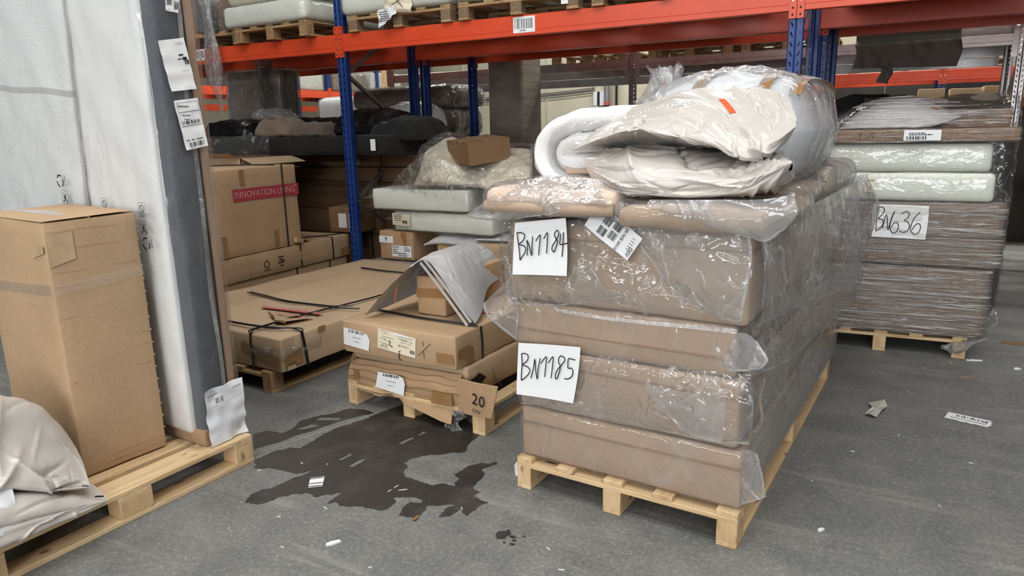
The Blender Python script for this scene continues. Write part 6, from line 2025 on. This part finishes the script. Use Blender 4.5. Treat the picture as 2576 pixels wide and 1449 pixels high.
m = MB(); m.grid(lambda u, v: (-.20 + .11 * u + .02 * sin(v * 5), 8.675 - .01 * ridge((u * 4, v * 3, 2)), 2.14 - .17 * v - .02 * u), 8, 10); m.build('tail', M['tarp'], t, smooth=True)
m = MB(); m.box(-.45, 8.8, 2.385, .51, 9.7, 2.6); m.build('covered_load', M['tarp'], t)
# goods on and below the far orange rack
for k, (x, w, h, lab) in enumerate(((.38, .30, .16, 'small pale carton left of the far rack post, right background'), (.76, .34, .15, 'small pale carton right of the far rack post'), (1.12, .32, .17, 'small brown carton right of the light blue post'), (1.46, .26, .2, 'small brown carton at the far right edge'))):
    carton('small_carton', lab, w, .4, h, (x, 11.2, 1.80), 0, 'card_pale' if k < 2 else 'card', top=False, step=.1)
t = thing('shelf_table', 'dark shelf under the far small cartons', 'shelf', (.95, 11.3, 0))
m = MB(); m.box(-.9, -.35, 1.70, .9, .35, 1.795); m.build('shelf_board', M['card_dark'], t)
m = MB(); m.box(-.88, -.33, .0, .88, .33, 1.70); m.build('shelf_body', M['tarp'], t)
for k, (x, lab) in enumerate(((-1.6, 'pallet of goods on the far orange rack, left part'), (.0, 'low pallet of goods on the far orange rack, middle'), (1.0, 'pallet with pale blocks on the far orange rack, right part'))):
    lowpallet(x, 12.02, 2.255, lab)
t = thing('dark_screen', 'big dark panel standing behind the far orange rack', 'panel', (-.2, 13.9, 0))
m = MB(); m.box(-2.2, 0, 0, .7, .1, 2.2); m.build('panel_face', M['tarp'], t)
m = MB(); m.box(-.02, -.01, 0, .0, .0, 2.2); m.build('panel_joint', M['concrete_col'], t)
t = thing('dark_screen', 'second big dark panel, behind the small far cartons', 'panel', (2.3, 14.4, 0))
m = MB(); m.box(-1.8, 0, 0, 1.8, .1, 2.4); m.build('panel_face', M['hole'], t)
# right edge of the photo
wrapped('white_bale', 'white wrapped bale on a low pallet at the right edge', 'bale', (1.0, 1.0, .40), (1.98, 9.0, 1.02), 0, 'white_cloth', 'film', 5, .06)
wrapped('white_bale', 'pale wrapped bale above the white one at the right edge', 'bale', (1.0, 1.0, .45), (1.98, 9.0, 1.43), 0, 'mailer_grey', 'film_smoke', 6, .06)
wrapped('grey_bale', 'grey wrapped bale under the white one at the right edge', 'bale', (1.1, 1.0, .30), (2.0, 9.0, .64), 0, 'taupe', 'film', 7, .04)
carton('brown_carton', 'brown carton at the base of the right-edge pile', 1.1, 1.0, .30, (2.0, 9.0, .34), 0, 'card_dark', top=False, step=.15)
lowpallet(1.5, 8.5, 0, 'low dark pallet at the base of the right-edge pile', 1.05)
carton('brown_carton', 'second brown carton at the base of the right-edge pile', 1.1, 1.0, .19, (2.0, 9.0, .142), 0, 'card_dark', top=False, step=.15)
t = thing('barrel', 'dark brown rounded drum cut by the right edge of the photo', 'drum', (1.62, 5.62, 0))
m = MB(); m.tube([(0, 0, 0), (0, 0, .05), (0, 0, .12), (0, 0, .5), (0, 0, .85), (0, 0, .9)], [.30, .36, .40, .42, .40, .36], 28); m.build('drum_body', M['tarp'], t, smooth=True, angle=50)
m = MB(); m.tube([(0, 0, .9), (0, 0, .92)], .37, 28); m.build('drum_rim', M['hole'], t, smooth=True, angle=50)
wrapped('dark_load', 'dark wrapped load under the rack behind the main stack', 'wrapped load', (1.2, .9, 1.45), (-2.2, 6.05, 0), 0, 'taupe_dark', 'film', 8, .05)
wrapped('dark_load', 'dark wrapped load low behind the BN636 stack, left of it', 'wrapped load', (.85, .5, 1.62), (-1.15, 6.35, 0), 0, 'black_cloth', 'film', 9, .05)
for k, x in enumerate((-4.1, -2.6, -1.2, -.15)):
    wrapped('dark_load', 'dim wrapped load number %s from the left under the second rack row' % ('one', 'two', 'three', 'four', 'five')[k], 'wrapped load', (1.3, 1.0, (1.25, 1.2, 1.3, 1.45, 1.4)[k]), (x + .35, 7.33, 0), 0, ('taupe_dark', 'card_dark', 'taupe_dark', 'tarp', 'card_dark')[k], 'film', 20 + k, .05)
# black film and pale bags behind the BN636 stack
t = thing('black_film', 'black film crumpled over the load behind the two blue posts', 'plastic film', (0, 0, 0))
film_patch('film', [[(-.62, 6.1, 1.70), (-.3, 6.15, 1.78), (.05, 6.2, 1.76)], [(-.66, 5.95, 1.55), (-.3, 6.0, 1.6), (.05, 6.0, 1.6)], [(-.68, 5.9, 1.3), (-.3, 5.95, 1.3), (.05, 6.0, 1.3)]], lambda a, b, c: (a, b, c), M['black_poly'], t, 24, 24, .03, 7, 3)
# loads on the side-on rack
gl = [(-11.5 - .55, 10.55, .42, 'pale film-wrapped load on the side-on rack, left', .55, 'taupe', 'film'), (-11.9, 11.5, .30, 'pale brown carton load on the side-on rack, middle', .5, 'card', 'film'), (-12.0, 12.3, .40, 'white wrapped load on the side-on rack', .75, 'foam', 'bubble'), (-12.0, 13.6, .42, 'long wrapped load on the side-on rack, right', 1.2, 'taupe', 'film'), (-12.0, 15.0, .5, 'wrapped load at the far end of the side-on rack', 1.2, 'foam', 'bubble')]
for x, y, h, lab, w, mt, wp in gl:
    wrapped('wrapped_goods', lab, 'wrapped load', (.9, w, h), (x, y, 2.495), 0, mt, wp, int(y * 3), .04)
wrapped('dark_load', 'black film-wrapped load below the side-on rack beam, right', 'wrapped load', (1.0, 1.6, .5), (-12.0, 14.3, 1.8), 0, 'black_cloth', 'film', 4, .04)
carton('brown_carton', 'carton carrying the black wrapped load under the side-on rack', 1.0, 1.6, 1.79, (-12.0, 14.3, 0), 0, 'card_dark', top=False, step=.3)
wrapped('white_bale', 'white crumpled bale seen past the brace, behind the blue upright', 'bale', (1.0, .9, .62), (-8.6, 10.2, 1.55), 0, 'white_poly', 'film', 6, .12)
carton('brown_carton', 'carton below the white bale behind the blue upright', 1.1, 1.0, 1.54, (-8.6, 10.2, 0), 0, 'card_dark', top=False, step=.3)
t = thing('pale_board', 'pale wooden board standing upright beyond the brace', 'board', (-9.6, 12.4, 0))
m = MB(); m.box(-.06, -.03, 0, .06, .03, 2.9); m.build('plank', M['pine_z'], t)


# ------------------------------------------------------------------ floor: wet patch and litter
def jag(P, amp, seed, n=5):
    rnd = random.Random(seed)
    out = []
    for i in range(len(P)):
        a, b = Vector(P[i]), Vector(P[(i + 1) % len(P)])
        d = b - a
        pn = Vector((-d.y, d.x)).normalized() if d.length > 1e-6 else Vector((0, 0))
        for k in range(n):
            q = a + d * k / n
            if k: q += pn * amp * rnd.uniform(-1, 1) * min(1, d.length * 8)
            out.append((q.x, q.y))
    return out


def stain(name, P, holes, z, mat, par, seed, amp=.011):
    from mathutils.geometry import tessellate_polygon
    L = [jag(P, amp, seed)] + [jag(h, amp * .5, seed + i + 1, 3) for i, h in enumerate(holes)]
    V3 = [[Vector((x, y, 0)) for x, y in l] for l in L]
    tri = tessellate_polygon(V3)
    fl = [v for l in V3 for v in l]
    m = MB()
    m.v = [(v.x, v.y, z) for v in fl]
    for t3 in tri:
        a, b, c = [fl[i] for i in t3]
        t3 = list(t3)
        if (b - a).cross(c - a).z < 0: t3.reverse()
        m.f.append(t3); m.m.append(0)
    return m.build(name, mat, par)


MAIN = [(-2.698, 2.251), (-2.682, 2.368), (-2.632, 2.434), (-2.58, 2.444), (-2.592, 2.571), (-2.581, 2.733), (-2.521, 2.878), (-2.509, 2.953), (-2.445, 3.165), (-2.062, 3.178), (-1.832, 3.035), (-1.816, 2.95), (-1.815, 2.848), (-1.785, 2.777), (-1.85, 2.733), (-1.938, 2.664), (-1.988, 2.6), (-1.994, 2.544), (-1.953, 2.525), (-1.946, 2.479), (-1.901, 2.427), (-1.866, 2.432), (-1.805, 2.426), (-1.745, 2.42), (-1.707, 2.455), (-1.642, 2.458), (-1.661, 2.483), (-1.659, 2.519), (-1.707, 2.555), (-1.698, 2.596), (-1.693, 2.649), (-1.661, 2.689), (-1.652, 2.707), (-1.612, 2.713), (-1.592, 2.755), (-1.573, 2.731), (-1.604, 2.678), (-1.612, 2.649), (-1.576, 2.618), (-1.567, 2.562), (-1.57, 2.526), (-1.557, 2.476), (-1.512, 2.458), (-1.522, 2.416), (-1.433, 2.401), (-1.452, 2.366), (-1.458, 2.293), (-1.462, 2.262), (-1.516, 2.305), (-1.525, 2.231), (-1.563, 2.203), (-1.576, 2.266), (-1.567, 2.295), (-1.548, 2.32), (-1.659, 2.261), (-1.641, 2.185), (-1.632, 2.132), (-1.665, 2.154), (-1.7, 2.147), (-1.727, 2.144), (-1.748, 2.203), (-1.749, 2.254), (-1.699, 2.267), (-1.701, 2.287), (-1.745, 2.298), (-1.79, 2.277), (-1.835, 2.255), (-1.803, 2.228), (-1.802, 2.157), (-1.818, 2.139), (-1.869, 2.135), (-1.939, 2.122), (-1.996, 2.094), (-2.049, 2.11), (-2.067, 2.08), (-2.075, 2.183), (-2.152, 2.103), (-2.227, 2.111), (-2.297, 2.044), (-2.336, 1.951), (-2.406, 1.928), (-2.443, 1.985), (-2.389, 2.135), (-2.352, 2.285), (-2.396, 2.227), (-2.548, 2.218), (-2.623, 2.182)]
SECOND = [(-2.793, 2.33), (-2.944, 2.468), (-2.916, 2.528), (-2.81, 2.546), (-2.803, 2.597), (-2.841, 2.712), (-2.793, 2.822), (-2.75, 2.859), (-2.705, 2.971), (-2.61, 2.996), (-2.53, 2.979), (-2.607, 2.856), (-2.659, 2.713), (-2.673, 2.658), (-2.722, 2.541), (-2.736, 2.458), (-2.77, 2.398)]
SMALL = [(-1.282, 2.192), (-1.286, 2.217), (-1.249, 2.253), (-1.229, 2.235), (-1.235, 2.189), (-1.261, 2.172)]
stain_t = thing('water_stain', 'large dark wet patch spreading over the floor in front of the middle pallet', 'puddle', (0, 0, 0))
stain('wet_area', MAIN, [[(-2.314, 2.432), (-2.308, 2.516), (-2.286, 2.499), (-2.295, 2.435)], [(-2.221, 2.398), (-2.214, 2.473), (-2.195, 2.502), (-2.189, 2.452), (-2.197, 2.403)], [(-2.153, 2.71), (-2.133, 2.801), (-2.114, 2.795), (-2.133, 2.713)], [(-2.12, 2.823), (-2.12, 2.885), (-2.099, 2.887), (-2.106, 2.845)]], .0012, M['wet'], stain_t, 3)
stain('wet_area', SECOND, [[(-2.771, 2.753), (-2.77, 2.797), (-2.653, 2.843), (-2.649, 2.81)], [(-2.78, 2.608), (-2.75, 2.696), (-2.693, 2.714), (-2.735, 2.637)]], .0012, M['wet'], stain_t, 5, .006)
t = thing('water_stain', 'small dark splash on the floor left of the numbered stack', 'puddle', (0, 0, 0))
stain('wet_area', SMALL, [], .0012, M['wet'], t, 7, .014)
for k, (x, y, s) in enumerate(((-1.213, 2.212, .016), (-1.196, 2.192, .010), (-1.19, 2.166, .012), (-1.225, 2.162, .008), (-1.175, 2.235, .008))):
    stain('wet_spot', [(x + s * cos(a), y + s * .6 * sin(a)) for a in [i * pi / 4 for i in range(8)]], [], .0012, M['wet'], t, k, .004)
# pale floor joint crossing the wet patch
m = MB(); m.strip([(-2.742 + .221 * i / 20 - .0, 2.284 + .664 * i / 20, .0018) for i in range(21)], .010, (0, 0, -1))
M['joint'] = plain('floor_joint_filler', lin(150, 148, 142), .8, 0, .2, 40)
tag(m.build('trim_floor', M['joint']), 'pale joint line in the floor crossing the wet patch', None, None, 'structure')
# pouch, paper, label, chips
t = thing('document_pouch', 'small clear pouch with a white slip lying on the wet patch', 'pouch', (0, 0, .0025))
m = MB(); m.face([(-2.305, 2.228, .001), (-2.243, 2.147, .001), (-2.194, 2.188, .001), (-2.253, 2.268, .001)]); m.build('pouch', M['film_milky'], t)
m = MB(); m.face([(-2.292, 2.210, .002), (-2.254, 2.160, .002), (-2.203, 2.200, .002), (-2.242, 2.252, .002)]); o = m.build('slip', M['paper'], t)
m = MB(); m.face([(-2.268, 2.180, .0024), (-2.262, 2.172, .0024), (-2.212, 2.212, .0024), (-2.218, 2.220, .0024)]); m.build('grey_line', M['ink_grey'], o)
t = thing('paper_scrap', 'crumpled grey-white paper scrap on the floor in the right aisle', 'paper', (0, 0, .002))
pp = [(-.004, 4.297), (.078, 4.343), (.096, 4.283), (.069, 4.175), (.043, 4.092), (.012, 4.078), (-.017, 4.114), (.018, 4.195)]
m = MB()
cx, cy = .04, 4.2
for i in range(8):
    a, b = pp[i], pp[(i + 1) % 8]
    h = lambda p, k: .004 + .018 * (k % 2)
    m.face([(cx, cy, .016), (*a, h(a, i)), (*b, h(b, i + 1))])
m.build('scrap', plain('grey_paper', lin(186, 184, 174), .8, 0, .12, 30), t)
t = thing('torn_label', 'torn white barcode label stuck to the floor at the right', 'label', (0, 0, 0))
P4 = [Vector((.369, 4.251, .002)), Vector((.567, 4.196, .002)), Vector((.592, 4.299, .002)), Vector((.395, 4.348, .002))]
rnd = random.Random(3)
e = [P4[0] + (P4[1] - P4[0]) * i / 14 + Vector((0, .006 * rnd.uniform(-1, 1), 0)) for i in range(15)] + [P4[1] + (P4[2] - P4[1]) * i / 8 + Vector((.012 * rnd.uniform(-1, 1), 0, 0)) for i in range(1, 9)] + [P4[3]]
m = MB(); m.face(e); o = m.build('label_paper', M['paper'], t)
m = MB()
ux, uy = (P4[1] - P4[0]), (P4[3] - P4[0])
R4_ = lambda a, b, c, d: m.face([P4[0] + ux * a + uy * b + Vector((0, 0, .0006)), P4[0] + ux * c + uy * b + Vector((0, 0, .0006)), P4[0] + ux * c + uy * d + Vector((0, 0, .0006)), P4[0] + ux * a + uy * d + Vector((0, 0, .0006))])
for (a, b, c, d) in bars(.22, .5, .95, .86, 5, 34): R4_(a, b + .1 * rnd.random() * (a < .6), c, d)
x = .12
while x < .92:
    q = rnd.uniform(.02, .06); R4_(x, .28, min(x + q, .93), .36); x += q + .015
tag(m.build('print', M['ink'], o), kind='stuff')


def scrap(label, x, y, L, w, a, mat, z=.002, h=.006, cat='scrap', group=None, name='wood_chip'):
    bm = MB()
    c, s = cos(a), sin(a)
    f = lambda u, v, zz: (x + u * c - v * s, y + u * s + v * c, zz)
    k = [(-L / 2, -w * .3), (-L * .1, -w / 2), (L / 2, -w * .2), (L * .4, w * .4), (0, w / 2), (-L * .45, w * .25)]
    t_ = [f(u, v, z + h) for u, v in k]; b_ = [f(u, v, z - .0015) for u, v in k]
    bm.face(t_)
    for i in range(6): bm.face([b_[i], b_[(i + 1) % 6], t_[(i + 1) % 6], t_[i]])
    return tag(bm.build(name, M[mat] if isinstance(mat, str) else mat), label, cat, group)


scrap('rust-brown bark chip at the front tip of the wet patch', -1.643, 2.150, .045, .012, 1.3, 'tape', cat='wood chip')
scrap('white crumpled shred of film on the floor left of the small splash', -1.833, 1.858, .06, .022, .9, 'white_poly', name='film_shred')
scrap('torn bit of film by the bottom left corner of the numbered stack', -1.44, 2.71, .09, .05, 1.9, 'white_poly', h=.03, name='film_shred')
scrap('small folded brown paper bit in the right aisle before the BN636 stack', .527, 4.984, .09, .05, .2, 'taupe', h=.012, name='paper_bit')
scrap('white paper flake on the floor right of the numbered pallet', -.126, 2.79, .03, .016, .8, 'paper', name='paper_flake')
scrap('white paper flake far right on the floor before the drum', .827, 5.318, .04, .03, .3, 'paper', name='paper_flake')
scrap('brown flattened carton piece on the floor behind the right stack', .93, 5.95, .26, .08, .1, 'card_dark', h=.008, cat='cardboard', name='carton_piece')
scrap('pale shavings under the corner of the right pallet', .60, 5.40, .10, .012, .3, 'paper', name='shaving', cat='shaving')
G = 'pale wood splinters scattered on the floor'
rnd = random.Random(8)
spots = [(-2.452, 2.321), (-2.328, 2.367), (-2.182, 1.909), (-1.838, 2.325), (-1.884, 2.336), (-1.887, 2.29), (-1.512, 2.307), (-2.585, 2.175), (-1.6, 1.8), (-1.05, 2.2), (-.95, 2.1), (-2.0, 1.75), (-2.3, 1.75), (.46, 5.30), (.59, 5.43), (.3, 5.1), (.2, 4.6), (-.05, 3.6), (.15, 3.9), (.45, 3.7), (-.3, 2.2), (-.6, 2.05), (-1.25, 1.9), (-.2, 3.2), (.3, 3.2), (-2.05, 2.05)]
for x, y in spots:
    scrap('tiny pale wood splinter lying on the concrete floor', x, y, rnd.uniform(.015, .04), .0035, rnd.uniform(0, 3), 'paper_warm', .002, .002, 'splinter', G, 'splinter')


# ------------------------------------------------------------------ text curves become plain meshes
_dg = bpy.context.evaluated_depsgraph_get()
for o in [o for o in SC.objects if o.type == 'FONT']:
    me = bpy.data.meshes.new_from_object(o.evaluated_get(_dg))
    n = link('lettering', me, o.parent, o.location, o.rotation_euler)
    n.scale = o.scale
    bpy.data.objects.remove(o)
    n.name = 'lettering'
for o in SC.objects:
    if o.name.split('.')[0] in ('plate_holes', 'side_holes', 'barcode_print', 'print', 'printed_symbols', 'care_symbol', 'crush_lines', 'board_marks', 'edge_nicks', 'lid_tabs', 'pen_marks', 'handwriting', 'puncture_tear', 'crease_lines'):
        o['kind'] = 'stuff'
